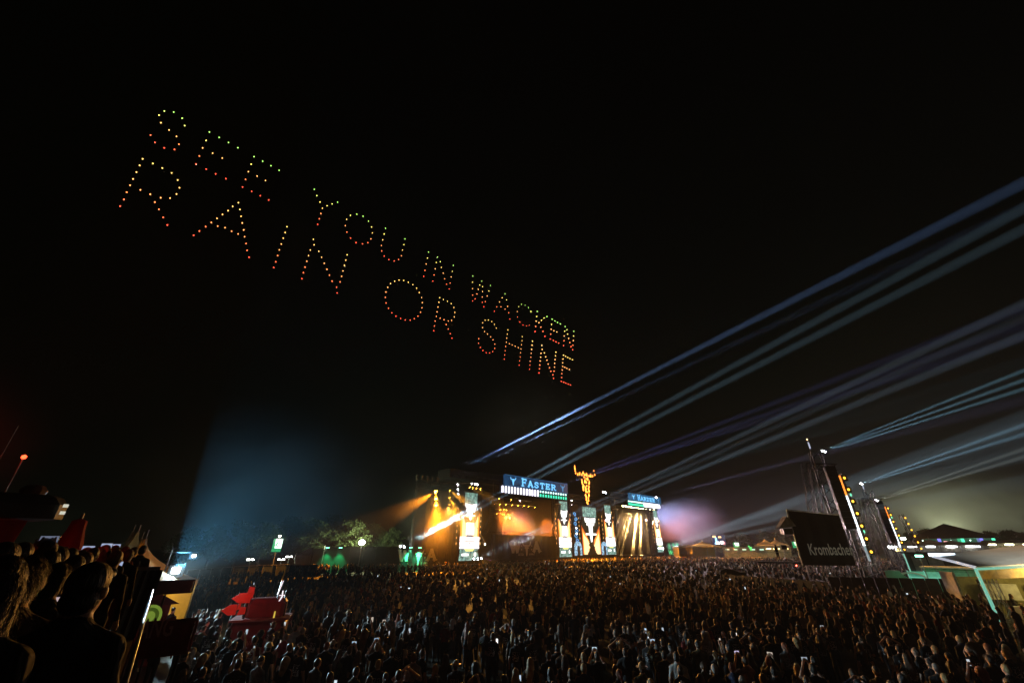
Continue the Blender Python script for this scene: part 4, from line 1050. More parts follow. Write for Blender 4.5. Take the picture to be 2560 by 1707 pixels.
# ================================================================== right of the field: delay towers, tents, stalls
AMB = glow('amber_lens', (1, .46, .03), 4); STRIPW = glow('tower_strip_white', (.85, .95, 1), 3.0); STRIPO = glow('tower_strip_orange', (1, .25, .03), 2.0); STRIPG = glow('green_status', (.15, .9, .5), 1.6)
def delay_tower(base, H, rot, label, first=True):
    t = thing('delay_tower', label, 'tower', base, rot, 'loudspeaker towers in the crowd')
    # main lattice mast, two raking legs, speaker column, lit strip, amber lamps on the far side
    MB().truss((0, 0, 0), (0, 0, H * .92), 1.0, .07, .9).build('mast', M_DARKM, t)
    MB().truss((.95, .5, 0), (.95, .5, H * .80), .7, .05, .9).build('mast', M_DARKM, t)
    MB().truss((-3.4, -.2, 0), (-1.35, 0, H * .84), .5, .04, .7).build('raking_leg', M_PLAST, t)
    MB().truss((-2.1, 1.4, 0), (-.5, .6, H * .86), .5, .04, .7).build('raking_leg', M_PLAST, t)
    MB().truss((-1.2, 0, H * .82), (1.5, 0, H * .80), .6, .05, .8).build('head_beam', M_DARKM, t)
    MB().tube((-.35, 0, H * .9), (-.35, 0, H), .05).build('finial_pole', M_STEEL, t)
    MB().tube((-.35, -.05, H * .94), (-.35, -.05, H * .985), .07).build('lit_tube', glow('pale_tube', (.6, .65, .85), .8), t)
    MB().lathe([(.01, -.1), (.08, 0), (.01, .1)], 6, (-.35, 0, H + .1)).build('beacon', glow('amber_beacon', (1, .6, .3), 4), t)
    z = H * .80
    for i in range(11):
        MB().box((.1 , -1.25, z - .52), (1.0, -.45, z)).build('speaker_cabinet', M_PLAST, t); z -= .55
    for i in range(12):
        z0 = 3.4 + i * (H * .74 - 3.4) / 12; z1 = z0 + (H * .74 - 3.4) / 12 * .93
        f = i / 11
        MB().box((1.08, -1.0, z0), (1.22, -.8, z1)).build('light_cell', STRIPO if f > .78 else STRIPW if f > .15 else glow('tower_strip_dim', (.4, .55, .6), .5), t)
    for i in range(7):
        z0 = 4.2 + i * (H * .72 - 4.2) / 6
        MB().box((1.25, -.9, z0 - .25), (1.75, -.3, z0 + .28)).build('lamp_case', M_PLAST, t)
        MB().lathe([(.03, -.12), (.09, -.06), (.1, .02), (.07, .09), (.02, .11)], 8, (1.5, -1.0, z0)).build('amber_lamp', AMB, t, True)
        if i % 3 == 1: MB().box((1.5, -.95, z0 + .5), (1.6, -.9, z0 + .75)).build('status_light', STRIPG, t)
    MB().truss((1.45, .1, 0), (1.45, .1, H * .76), .4, .05, .8).build('lamp_ladder', M_DARKM, t)
    if not first:
        MB().truss((4.2, .6, 0), (3.4, .6, H * .66), .5, .05, .8).build('lamp_ladder', M_DARKM, t)
        for i in range(8):
            z0 = 2.6 + i * (H * .62 - 2.6) / 7; MB().lathe([(.03, -.12), (.09, -.06), (.1, .02), (.07, .09), (.02, .11)], 8, (4.1 - .08 * i, -.2, z0)).build('amber_lamp', AMB, t, True)
    mb = MB()
    for k in range(14): mb.tube((-.4, -.5, 1 + k * .8), (1.7, -.4, 1.6 + k * .8), .03, n=4)
    mb.build('cross_brace', M_STEEL, t)
    for a, b in (((-3.4, -.2, .1), (-5.2, -2.8, .05)), ((1.9, 0, 2), (3.2, -1.6, .05))): MB().tube(a, b, .05).build('stay', M_STEEL, t)
    return t
T1 = on_ground(at(2146, 1446, 56)); T2 = on_ground(at(2242, 1420, 92))
delay_tower(T1, at(2029, 1088, 56).z - .5, face_cam(T1) + .25, 'nearer loudspeaker tower with a lit strip and amber lamps')
delay_tower(T2, at(2145, 1202, 92).z - .5, face_cam(T2) + .35, 'farther loudspeaker tower behind the first, dotted with amber lamps', False)

# black banner screen on the nearer tower
A = at(1979, 1318, 51.5); B = at(2092, 1338, 53)
d = B - A; L = math.hypot(d.x, d.y) + .8
t = thing('tower_banner', 'big black screen cloth with pale lettering on the nearer tower', 'banner', (A.x, A.y, 0), math.atan2(d.y, d.x))
zt = at(1976, 1274, 51.5).z; zb = at(1990, 1412, 51.5).z; zr = at(2070, 1287, 53).z
mb = MB(); n = 16; ra = []; rb = []
for i in range(n + 1):
    x = L * i / n; y = .05 * math.sin(i * 1.3); ra.append((x, y, zb)); rb.append((x, y, zt + (zr - zt) * i / n))
mb.quadstrip([ra, rb], False, False); mb.build('cloth', mat('banner_black', (.022, .02, .024), .85, var=.35, scale=.5), t)
MB().path([(0, -.06, zb), (0, -.06, zt), (L, -.06, zr)], .07).build('frame', M_STEEL, t)
zl = at(2040, 1387, 52).z
lettering('Krombacher', L * .20, zl, L * .82, .98, -.12, mat('pale_letters', (.62, .62, .58), .6, 0, (.8, .85, .75), .04), t)
MB().box((-1.0, -.5, zt - 2.2), (-.2, .3, zt - 1.7)).build('camera_box', M_DARKM, t)
MB().prism([(-1.4, zt - 1.7), (.2, zt - 1.5), (-.1, zt - .9), (-.4, zt - .6)], -.6, .4).build('camera_cover', mat('grey_cover', (.2, .2, .21), .6), t)

# black fencing round the control area
def wall_run(pxa, pya, da, pxb, pyb, db, label, m, n, name='barrier_fence'):
    A = at(pxa, pya, da); B = at(pxb, pyb, db); d = B - A; L = math.hypot(d.x, d.y)
    t = thing(name, label, 'fence', (A.x, A.y, 0), math.atan2(d.y, d.x), 'fences round the control area')
    for k in range(n):
        z0 = A.z + (B.z - A.z) * k / n; MB().box((L * k / n + .02, 0, 0), (L * (k + 1) / n - .02, .08 + .02 * (k % 2), z0)).build('panel', m, t)
    return t
wall_run(2070, 1441, 50, 2452, 1447, 50, 'long black fence in front of the green lit boxes', mat('brown_black_scrim', (.045, .03, .024), .9, var=.3), 12)
wall_run(1800, 1434, 64, 2068, 1454, 51, 'low black fence running from the small arched tent to the tower', M_BLACK, 9)

GT = mat('mint_tarp', (.25, .55, .42), .6, 0, var=.15, scale=2)
# green tarp, arched cover, framed panels, container and cases behind the fence
p = at(2246, 1440, 54); zt = at(2246, 1427, 54).z
t = thing('tarp_heap', 'mint green tarpaulin thrown over a stack by the tower', 'tarpaulin', on_ground(p), face_cam(p))
MB().prism([(-.85, 0), (1.1, 0), (.8, zt * .72), (.35, zt * .9), (.2, zt), (-.55, zt + .02), (-.85, zt * .98)], 0, 1.4).build('tarp', GT, t)
p = at(2279, 1440, 54); zt = at(2279, 1430, 54).z
t = thing('arched_cover', 'low white arched cover between the green tarpaulin and the framed panels', 'cover', on_ground(p), face_cam(p))
arc = [(1.05 * math.cos(PI * i / 10), zt - .55 + .55 * math.sin(PI * i / 10)) for i in range(11)]
arc2 = [(a * .9, b - .1) for a, b in arc]
MB().prism(arc + arc2[::-1], 0, 1.5).build('hoop_sheet', M_WHITEC, t)
MB().box((-.9, .1, 0), (.9, 1.4, zt - .6)).build('crate', M_WOOD, t)
p = at(2318, 1440, 54.5); zt = at(2318, 1427, 54.5).z
t = thing('framed_panels', 'mint lit frame of four small panes on the control riser', 'window frame', on_ground(p), face_cam(p))
GE = glow('mint_edge', (.30, .9, .66), .55)
for i in range(2):
    for k in range(2):
        x0 = -1.15 + i * 1.1; z0 = zt - .95 + k * .48
        MB().box((x0, 0, z0), (x0 + 1.0, .05, z0 + .42)).build('pane', mat('mint_pane', (.2, .55, .42), .4, 0, (.2, .8, .55), .22), t)
for x in (-1.2, -.1, 1.0): MB().tube((x, -.03, 0), (x, -.03, zt + .02), .04).build('post', GE, t)
MB().tube((-1.2, -.03, zt - .5), (1.0, -.03, zt - .5), .03).build('rail', GE, t)
p = at(2378, 1440, 55); zt = at(2378, 1421, 55).z
t = thing('container', 'green container with ribbed doors behind the black fence', 'container', on_ground(p), face_cam(p) - .05)
GC = mat('container_green', (.10, .30, .20), .55, 0, var=.25)
MB().box((-1.7, .06, 0), (2.1, 3, zt)).build('body', GC, t)
for i in range(4): MB().box((-1.65 + i * .93, 0, .05), (-.78 + i * .93, .058, zt - .3)).build('door_panel', mat('door_green', (.14, .42, .28), .5, 0, var=.2), t)
MB().box((-1.8, -.35, zt), (2.3, 3.1, zt + .12)).build('roof_lip', mat('lip_grey', (.4, .42, .36), .6), t)
for i in range(5): MB().tube((-1.68 + i * .93, -.04, 0), (-1.68 + i * .93, -.04, zt), .03).build('bar', M_STEEL, t)
lamp_light('green_area_lamp', at(2300, 1395, 51), at(2330, 1438, 56), 900, (.25, 1, .6), 110, .8, .3)
p = at(2300, 1395, 51)
t = thing('work_lamp', 'slim green work lamp on a stand over the control area', 'lamp', on_ground(p), face_cam(p))
MB().tube((0, 0, 0), (0, 0, p.z + .2), .03).build('stand', M_STEEL, t); MB().box((-.25, -.05, p.z + .1), (.25, .1, p.z + .25)).build('lamp_head', glow('work_green', (.3, 1, .65), 6), t)

# dark cabin with mint posts behind
p = at(2362, 1405, 66); zt = at(2362, 1384, 66).z; zb = 0
t = thing('control_cabin', 'dark cabin between mint glowing corner posts above the container', 'cabin', on_ground(p), face_cam(p))
MB().box((-2.9, .05, 0), (2.9, 3, zt)).build('body', mat('cabin_dark', (.05, .05, .045), .7), t)
for i in range(2): MB().box((-2.5 + i * 1.25, 0, zt - 1.75), (-1.35 + i * 1.25, .048, zt - .25)).build('window_panel', mat('cabin_grey', (.28, .27, .25), .6), t)
MB().prism([(2.2, zt - 1.9), (2.9, zt - 1.9), (2.7, zt), (2.0, zt)], -.06, -.01).build('lit_panel', GE, t)
for x in (-3.0, 3.0): MB().tube((x, -.1, 0), (x - .2 * 0, -.1, zt + .1), .06).build('corner_post', GE, t)
MB().prism([(-3.2, zt - 1.9), (-2.0, zt - 1.9), (-2.2, zt - 1.7), (-3.2, zt - 1.7)], -.15, -.06).build('lit_shelf', GE, t)
MB().box((-3.2, -.3, zt), (3.2, 3.2, zt + .15)).build('roof', M_DARKM, t)

# advertising banner on truss posts
A = at(2395, 1396, 82); B = at(2508, 1392, 86); d = B - A; L = math.hypot(d.x, d.y)
zb = at(2450, 1397, 84).z; zt = at(2450, 1381, 84).z
t = thing('truss_banner', 'long black banner between truss posts with pale lettering and skulls', 'banner', (A.x, A.y, 0), math.atan2(d.y, d.x))
MB().box((0, 0, zb), (L, .06, zt)).build('cloth', MATS['banner_black'], t)
PL = mat('banner_letters', (.7, .66, .6), .6, 0, (.9, .85, .75), .16)
lettering('Krombacher', L * .27, zb + .25, L * .42, (zt - zb) * .66, -.03, PL, t)
skull(L * .12, zb + .2, .75, (zt - zb) * .66, -.04, PL, t); skull(L * .84, zb + .2, .75, (zt - zb) * .66, -.04, PL, t)
for x in (-.4, L + .4): MB().truss((x, .1, 0), (x, .1, zt + .4), .45, .04, .7).build('truss_post', M_TRUSS, t)
for k in range(4): MB().box((L * .9 + k * .28, -.1, zb - .45), (L * .9 + .16 + k * .28, -.02, zb - .1)).build('small_light', glow('tiny_cool', (.7, .85, 1), 2.0), t)

# big white canopy at the right edge
A = at(2412, 1411, 47); F1 = at(2440, 1421, 44); rot = 0
t = thing('event_canopy', 'white canopy with mint lit edges over a bar at the right edge', 'canopy', (F1.x, F1.y, 0), math.radians(-22))
zf = F1.z; zk = zf + .55; zf_canopy = zf
XR = 13.0
MB().quadstrip([[(0, 0, zf), (XR, 0, zf + .9), (XR, 6.0, zk + 1.7), (-.4, 4.2, zk)], [(0, 0, zf + .12), (XR, 0, zf + 1.02), (XR, 6.0, zk + 1.85), (-.4, 4.2, zk + .12)]]).build('roof_sheet', M_WHITEC, t)
n = 26; ra = []; rb = []
for i in range(n + 1):
    x = XR * i / n; ra.append((x, .05 * math.sin(i * 1.7), zf - .62 + .9 * i / n)); rb.append((x, -.03, zf - .03 + .9 * i / n))
MB().quadstrip([ra, rb], False, False).build('valance', mat('cream_valance', (.6, .55, .3), .8), t)
MB().tube((0, -.08, zf - .02), (XR, -.08, zf + .88), .07).build('lit_edge', GE, t)
MB().tube((-.05, -.05, 0), (-.05, -.05, zf), .09).build('front_post', GE, t)
MB().truss((.6, .3, 0), (.6, .3, zf - .1), .4, .03, .5).build('truss_post', M_TRUSS, t)
MB().tube((-.4, 4.2, zk + .1), (0, 0, zf + .08), .1).build('edge_beam', mat('beam_white', (.8, .8, .78), .5, 0, (.8, .85, 1), .5), t)
MB().box((-.55, 4.0, zk + .1), (.9, 4.4, zk + .32)).build('lit_sign', glow('blue_white_tube', (.7, .85, 1), 3.0), t)
MB().box((-.75, 1.6, 0), (-.6, 3.4, zf - .3)).build('side_panel', mat('cream_panel', (.6, .52, .36), .7), t)
MB().box((1.2, .8, 0), (XR, 1.5, 1.15)).build('bar_counter', mat('counter', (.30, .30, .2), .6), t)
for k in range(4): MB().box((2.0 + k * 2.6, 5.0, 1.2), (4.0 + k * 2.6, 5.3, 2.2)).build('fridge', mat('fridge', (.55, .55, .45), .4), t)
MB().box((1.0, 5.6, 0), (XR, 5.8, 2.6)).build('back_wall', mat('wall_olive', (.22, .20, .08), .8), t)
MB().lathe([(.02, -.08), (.09, -.04), (.09, .04), (.02, .08)], 8, (5.0, 3.0, zf - .1)).build('bulb', glow('warm_bulb', (1, .8, .3), 12), t)
cl = Matrix.Rotation(math.radians(-22), 3, 'Z')
bulb_light('canopy_lamp', cl @ Vector((5, 2.6, zf - .4)) + Vector((F1.x, F1.y, 0)), 800, (1, .75, .25), .15)
lamp_light('canopy_fill_lamp', cl @ Vector((2, -6, zf + 5.0)) + Vector((F1.x, F1.y, 0)), cl @ Vector((5, 2, zf)) + Vector((F1.x, F1.y, 0)), 22000, (.95, .95, .85), 60, .8, .3)  # unseen lamp added out in front to whiten the roof sheet

# lit stalls, tents and the raised hall far right
WBR = glow('stall_white_light', (.92, .97, 1), 7, True)
def stall(px, py, dd, w, label, lightm, zt_py, grp='lit stalls in the distance', roof=None):
    p = at(px, py, dd); zt = at(px, zt_py, dd).z
    t = thing('market_stall', label, 'stall', on_ground(p), face_cam(p), grp)
    MB().box((-w / 2, 2.2, 0), (w / 2, 2.35, zt)).build('back_wall', mat('grey_canvas', (.35, .32, .26), .8), t)
    MB().prism([(-w / 2 - .3, zt), (w / 2 + .3, zt), (w / 2, zt + .5), (-w / 2, zt + .5)], -.3, 2.6).build('roof', roof or mat('grey_canvas', (.35, .32, .26), .8), t)
    MB().box((-w / 2, 0, 0), (w / 2, .5, 1.1)).build('counter', M_WOOD, t)
    k = max(1, int(w / 2.2))
    for i in range(k):
        x = -w / 2 + w * (i + .5) / k
        MB().box((x - .55, -.1, zt - .35), (x + .55, .1, zt - .12)).build('strip_lamp', lightm, t)
    for x in (-w / 2, w / 2): MB().tube((x, 0, 0), (x, 0, zt), .05).build('post', M_STEEL, t)
    return t
for i, (px, py, dd, w, zp) in enumerate(((2282, 1374, 120, 8, 1363), (2332, 1374, 120, 8, 1363), (2378, 1373, 120, 8, 1362), (2414, 1372, 118, 6, 1362))):
    stall(px, py, dd, w, ['glaring white lit stall nearest the farther tower', 'second glaring white stall beyond the farther tower', 'third glaring white stall under the hall roof', 'last white lit stall under the hall roof'][i], WBR, zp)
for i, (px, py, dd) in enumerate(((2278, 1353, 132), (2322, 1347, 132), (2378, 1350, 132))):
    p = at(px, py, dd); pagoda(on_ground(p), face_cam(p), 7, 5.2, p.z, ['grey tent peak nearest the farther tower', 'grey tent peak between two white stalls', 'grey tent peak in front of the hall'][i], mat('grey_canvas', (.35, .32, .26), .8), None, 'grey tent peaks by the hall')
p = at(2408, 1372, 150); L0 = at(2290, 1372, 150); R0 = at(2520, 1372, 150); d = R0 - L0; L = d.length
zt = at(2400, 1345, 150).z; zf = at(2400, 1369, 150).z
t = thing('raised_hall', 'long raised hall with green and violet lit columns, far right', 'building', (L0.x, L0.y, 0), math.atan2(d.y, d.x))
MB().prism([(0, zt), (L * .92, zt), (L * .9, zt + .5), (L * .45, zt + 3.2), (L * .3, zt + 2.2), (0, zt + .3)], -1, 14).build('roof', M_BLACK, t)
MB().box((0, 0, 0), (L * .95, 12, zf)).build('deck', M_DARKM, t)
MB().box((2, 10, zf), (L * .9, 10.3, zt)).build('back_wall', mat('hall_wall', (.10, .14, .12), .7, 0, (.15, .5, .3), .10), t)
VIO = glow('violet_column', (.22, .2, .95), 1.6); GRC = glow('green_column', (.08, .85, .45), 1.8)
for x, m in ((.30, VIO), (.56, GRC), (.52, mat('dim_green', (.1, .3, .2), .6, 0, (.1, .8, .4), .5)), (.76, VIO), (.73, mat('dim_violet', (.15, .15, .3), .6, 0, (.3, .35, .9), .45)), (.885, GRC)):
    MB().box((L * x, -.5, zf + .1), (L * x + .55, .1, zt - .05)).build('lit_column', m, t)
MB().prism([(L * .36, zt - .6), (L * .405, zt - .6), (L * .385, zt - 2.0)], -.6, -.4).build('lit_triangle', glow('pink_sign', (1, .4, .4), 2.0), t)
MB().box((L * .30, -.6, zf - .5), (L * .9, -.2, zf - .2)).build('fascia_light', mat('fascia', (.4, .45, .42), .5, 0, (.6, .9, .75), .25), t)
for x in (.12, .2, .45, .66): MB().lathe([(.02, -.14), (.14, 0), (.02, .14)], 6, (L * x, 1, zf + 1.6)).build('lamp', glow('hall_lamp', (.6, .8, .7), 6), t)
bulb_light('hall_light', at(2440, 1358, 152), 2500, (.2, .9, .5), .3)
p = at(2546, 1357, 125)
stall(2552, 1372, 125, 9, 'yellow lit stall at the right edge beyond the hall', glow('stall_yellow', (1, .95, .6), 14, True), 1357)
for i, px in enumerate((2258, 2230, 2248)):
    p = at(px, (1346, 1368, 1374)[i], (150, 105, 110)[i])
    t = thing('lamp_post', ['pale lamp high on a post beyond the farther tower', 'white lamp cluster low behind the farther tower', 'yellow lamp low behind the farther tower'][i], 'lamp', on_ground(p), face_cam(p), 'lamps behind the farther tower')
    MB().tube((0, 0, 0), (0, 0, p.z), .06).build('pole', M_STEEL, t)
    MB().box((-.5, -.2, p.z - .2), (.5, .1, p.z + .25)).build('lamp_head', glow(('lampA', 'lampB', 'lampC')[i], ((.9, 1, .85), (.95, .97, 1), (1, .8, .3))[i], (14, 12, 6)[i]), t)

# tents and stalls between the stage and the tower
for i, (px, ppy, dd, w) in enumerate(((1722, 1365, 165, 9), (1756, 1356, 165, 9.5))):
    p = at(px, ppy, dd); pagoda(on_ground(p), face_cam(p) + .25, w, 4.6, p.z + .4, ['dim tan pagoda tent nearer the second stage', 'brighter tan pagoda tent left of the tilted screen'][i], mat('olive_canvas', (.30, .27, .16), .8), YELL, 'pair of pagoda tents right of the second stage')
    bulb_light('pagoda_lamp', p + Vector((1, -9, -2)), 150, (1, .8, .35), .3)
for i, (px, ppy, dd) in enumerate(((1913, 1354, 175), (1939, 1354, 175))):
    p = at(px, ppy, dd); pagoda(on_ground(p), face_cam(p), 7, 5.0, p.z + 1.0, ['left', 'right'][i] + ' one of two white tent peaks under the far trees', M_WHITEC, None, 'white tents under the far trees')
stall(1918, 1376, 165, 7, 'warm yellow stall under the first of two white tent peaks', glow('stall_warm', (1, .78, .35), 8, True), 1369)
stall(1945, 1376, 165, 7, 'warm yellow stall under the second of two white tent peaks', MATS['stall_warm'], 1369)
stall(1862, 1378, 160, 12, 'greenish lit low stall left of the white tent peaks', glow('stall_mint', (.6, 1, .75), 2.0, True), 1371)
bulb_light('stall_lamp', at(1930, 1366, 158), 600, (1, .8, .4), .3)
def small_exit(px, py0, py1, dd, label):
    p = at(px, py0, dd); q = at(px, py1, dd)
    t = thing('evacuation_sign', label, 'sign', on_ground(p), face_cam(p), 'far lit exit signs')
    MB().tube((0, .1, 0), (0, .1, q.z + .5), .07).build('mast', M_STEEL, t); exit_face(t, p.z, q.z, .75)
small_exit(1841, 1364, 1356, 150, 'small lit exit sign on a pole before the far trees')
small_exit(1992, 1362, 1354, 110, 'small lit exit sign just left of the black screen cloth')
p = at(1875, 1369, 150)
t = thing('green_lamp_figure', 'little green glowing shrub beside the far stall', 'lamp', on_ground(p), 0)
MB().tube((0, 0, 0), (0, 0, p.z - .5), .06).build('pole', M_STEEL, t)
mb = MB()
for i in range(14): mb.lathe([(.01, -.2), (.2, 0), (.01, .2)], 5, (RNG.uniform(-.5, .5), RNG.uniform(-.2, .2), p.z + RNG.uniform(-.8, .8)))
mb.build('lit_foliage', glow('green_figure', (.1, 1, .2), 1.4), t)
# tilted advertising screen
p = at(1796, 1348, 150); zb = at(1800, 1361, 150).z; zt = at(1790, 1336, 150).z
t = thing('tilted_screen', 'dark screen with small bright pictures on a stand near the pagoda tents', 'video screen', on_ground(p), face_cam(p) - .1)
MB().box((-1.9, 0, zb), (1.9, .3, zt)).build('panel', mat('screen_navy', (.02, .025, .06), .4, 0, (.05, .06, .14), .6), t)
SO = glow('screen_orange', (1, .6, .25), 2.2); SB = glow('screen_blue', (.2, .6, 1), 2.6); SW_ = glow('screen_white', (1, .95, .9), 4.0); SR = glow('screen_pink', (1, .3, .3), 2.0)
hz_ = zt - zb
for (x0, x1, a, b, m, nm) in ((-1.5, -.6, .72, .9, SO, 'picture'), (.1, .9, .68, .84, SO, 'picture'), (-.9, -.4, .2, .7, SB, 'bright_column'), (-.8, .1, .06, .3, SW_, 'picture'), (.4, 1.2, .08, .36, SW_, 'picture'), (1.1, 1.6, .06, .3, SR, 'picture'), (-1.2, -.7, .05, .2, SB, 'picture')):
    MB().box((x0, -.06, zb + a * hz_), (x1, -.01, zb + b * hz_)).build(nm, m, t)
for x in (-1.6, 1.6): MB().tube((x, .2, 0), (x, .2, zb), .1).build('leg', M_STEEL, t)
# small mark in green near the stage end
p = at(1684, 1372, 178)
t = thing('green_banner', 'small green lit banner at the far end of the second stage', 'banner', on_ground(p), face_cam(p))
MB().box((-2.2, 0, .5), (2.2, .2, p.z + 2.2)).build('cloth', mat('green_cloth', (.02, .06, .03), .8), t)
GM = glow('green_mark', (.1, .9, .3), 1.2)
lettering('W:O:A', -1.9, p.z - 1.9, 3.8, 1.6, -.05, GM, t)
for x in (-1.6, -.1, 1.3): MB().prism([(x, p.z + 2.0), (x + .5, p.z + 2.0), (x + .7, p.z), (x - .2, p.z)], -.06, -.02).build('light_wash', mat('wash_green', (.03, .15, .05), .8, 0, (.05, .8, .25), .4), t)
# small arched tent and camera riser before the tower
p = at(1832, 1435, 66); zt = at(1832, 1423, 66).z
t = thing('arched_tent', 'small black tent with a grey arched roof edge in the crowd', 'tent', on_ground(p), face_cam(p))
arc = [(-1.5, zt - .35), (-1.3, zt - .05), (-.6, zt + .12), (.2, zt), (.9, zt - .25), (1.6, zt - .3)]
mb = MB(); mb.path([(a, 0, b) for a, b in arc], .06); mb.tube((-1.5, 0, zt - .35), (-1.5, 0, 0), .06); mb.build('roof_edge', mat('edge_grey', (.45, .44, .42), .6), t)
MB().prism([(-1.5, 0), (1.6, 0)] + [(a, b - .03) for a, b in arc[::-1]], .05, 2.5).build('cover', M_BLACK, t)
p = at(1960, 1420, 62)
t = thing('camera_riser', 'dark steel riser with a camera tripod left of the nearer tower', 'riser', on_ground(p), face_cam(p))
RZ = at(1960, 1404, 62).z
MB().box((-2.6, 0, RZ - .15), (2.4, 2.4, RZ)).build('deck', M_DARKM, t)
for x in (-2.5, -.1, 2.3):
    for y in (.1, 2.3): MB().tube((x, y, 0), (x, y, RZ - .15), .06).build('leg', M_STEEL, t)
MB().path([(-2.5, .05, RZ + 1.0), (2.3, .05, RZ + 1.0)], .03).build('rail', M_STEEL, t)
mb = MB()
for a in range(3): mb.tube((.6, 1.2, RZ + 1.3), (.6 + .6 * math.cos(a * 2.1), 1.2 + .6 * math.sin(a * 2.1), RZ), .03)
mb.build('tripod', M_STEEL, t); MB().bbox((.3, .7, RZ + 1.3), (.9, 1.8, RZ + 1.75), .05).build('camera_body', M_PLAST, t)
MB().lathe([(.01, -.07), (.07, 0), (.01, .07)], 6, (1.3, .0, RZ - .35)).build('red_lamp', glow('riser_red', (1, .08, .05), 25), t)
RISER = (p, RZ)
# ================================================================== trees
M_LEAF = mat('leaves', (.055, .085, .030), .7, var=.5, scale=2.5)
M_BARK = mat('bark', (.07, .055, .04), .9, var=.4, scale=5, bump=.5)
def tree_shapes(seed, H=12., R=4.6):
    r = random.Random(seed); mb = MB()
    top = Vector((r.uniform(-.4, .4), r.uniform(-.4, .4), H * .62))
    mb.tube((0, 0, 0), (top.x * .5, top.y * .5, H * .32), .34, .25, 8); mb.tube((top.x * .5, top.y * .5, H * .32), top, .25, .12, 7)
    tips = [top]
    for k in range(9):
        a = k * 2.4 + r.random(); z0 = H * r.uniform(.25, .55); rr = R * r.uniform(.5, .85); z1 = z0 + H * r.uniform(.1, .3)
        s = Vector((top.x * .5, top.y * .5, z0)); m = Vector((math.cos(a) * rr * .5, math.sin(a) * rr * .5, (z0 + z1) / 2 + .2)); e = Vector((math.cos(a) * rr, math.sin(a) * rr, z1))
        mb.tube(s, m, .12, .08, 5); mb.tube(m, e, .08, .03, 5); tips += [m, e]
    V = []; cl = []
    for k in range(78):
        a = r.random() * 2 * PI; f = r.random(); zz = H * (.28 + .72 * f); env = math.sin(PI * min(1, max(.05, (f * .86 + .1)))) ** .7
        rad = R * env * math.sqrt(r.random()) * r.uniform(.75, 1.12)
        cl.append((Vector((math.cos(a) * rad, math.sin(a) * rad, zz)), r.uniform(.5, 1.15)))
    Q = []
    for c, s in cl:
        for j in range(64):
            d = Vector((r.gauss(0, 1), r.gauss(0, 1), r.gauss(0, .75))) * s * .55
            p = c + d; u = Vector((r.gauss(0, 1), r.gauss(0, 1), r.gauss(0, 1))).normalized(); w = u.orthogonal().normalized(); L = r.uniform(.18, .40)
            b = len(V); V += [p - u * L, p + w * L * .55, p + u * L, p - w * L * .55]; Q.append((b, b + 1, b + 2, b + 3))
    return mb, np.array([tuple(v) for v in V]), np.array(Q)
TREES = []
for sd in (11, 23, 37):
    mb, V, Q = tree_shapes(sd)
    tm = bpy.data.meshes.new('trunk'); tm.from_pydata([tuple(v) for v in mb.v], [], mb.f); tm.materials.append(M_BARK)
    cm = np_mesh('crown', V, Q, smooth=False); cm.materials.append(M_LEAF); TREES.append((tm, cm))
def tree(p, H, label, grp, i):
    tm, cm = TREES[i % 3]; k = H / 12.5
    t = thing('tree', label, 'tree', on_ground(p), RNG.random() * 6, grp); t.scale = (k * RNG.uniform(.95, 1.2), k * RNG.uniform(.95, 1.2), k)
    for n, m in (('trunk', tm), ('crown', cm)):
        o = bpy.data.objects.new(n, m); COL.objects.link(o); o.parent = t
left_trees = [(480, 1318, 108), (545, 1312, 112), (612, 1302, 104), (668, 1308, 100), (735, 1290, 112), (790, 1296, 104), (842, 1288, 114), (885, 1300, 106), (935, 1305, 116), (985, 1320, 112)]
L_LAB = ['leftmost dark tree right of the cold floodlight', 'dark tree at the edge of the blue light shaft', 'dark tree just left of the exit sign', 'tree right behind the exit sign, lit faint green', 'tree above the small twin lamp', 'tall tree behind the black lorry', 'tall tree above the green wall lamps', 'tree lit yellow by the bright floodlight', 'tree just right of the bright floodlight', 'last tree before the orange stage wing']
for i, (px, py, d) in enumerate(left_trees):
    p = at(px, py, d); tree(p, p.z, L_LAB[i], 'trees behind the black wall', i)
right_trees = [(1690, 1352, 215), (1745, 1350, 220), (1800, 1340, 215), (1850, 1330, 210), (1905, 1322, 205), (1945, 1326, 205), (1980, 1338, 215), (2020, 1334, 210), (2180, 1342, 215), (2225, 1330, 200), (2268, 1330, 210), (2310, 1322, 190), (2340, 1330, 195), (2430, 1334, 210), (2470, 1328, 205), (2515, 1324, 200), (2552, 1330, 195)]
R_LAB = ['dark tree behind the dim pagoda tent', 'dark tree behind the brighter pagoda tent', 'dark tree behind the tilted screen', 'rounded tree behind the small exit sign', 'tallest tree in the clump over the white tent peaks', 'broad tree over the second white tent peak', 'lower tree at the notch before the black screen cloth', 'tree half hidden by the black screen cloth', 'tree glimpsed between the two towers', 'tree just behind the farther tower', 'tree beside the farther tower, against the glow', 'tree in the middle of the greenish glow', 'tree sloping down to the bright glow', 'low tree over the hall roof', 'tree over the violet lit columns', 'tree beyond the end of the hall', 'last tree at the right edge']
for i, (px, py, d) in enumerate(right_trees):
    p = at(px, py, d); tree(p, p.z, R_LAB[i], 'far trees on the right', i + 1)
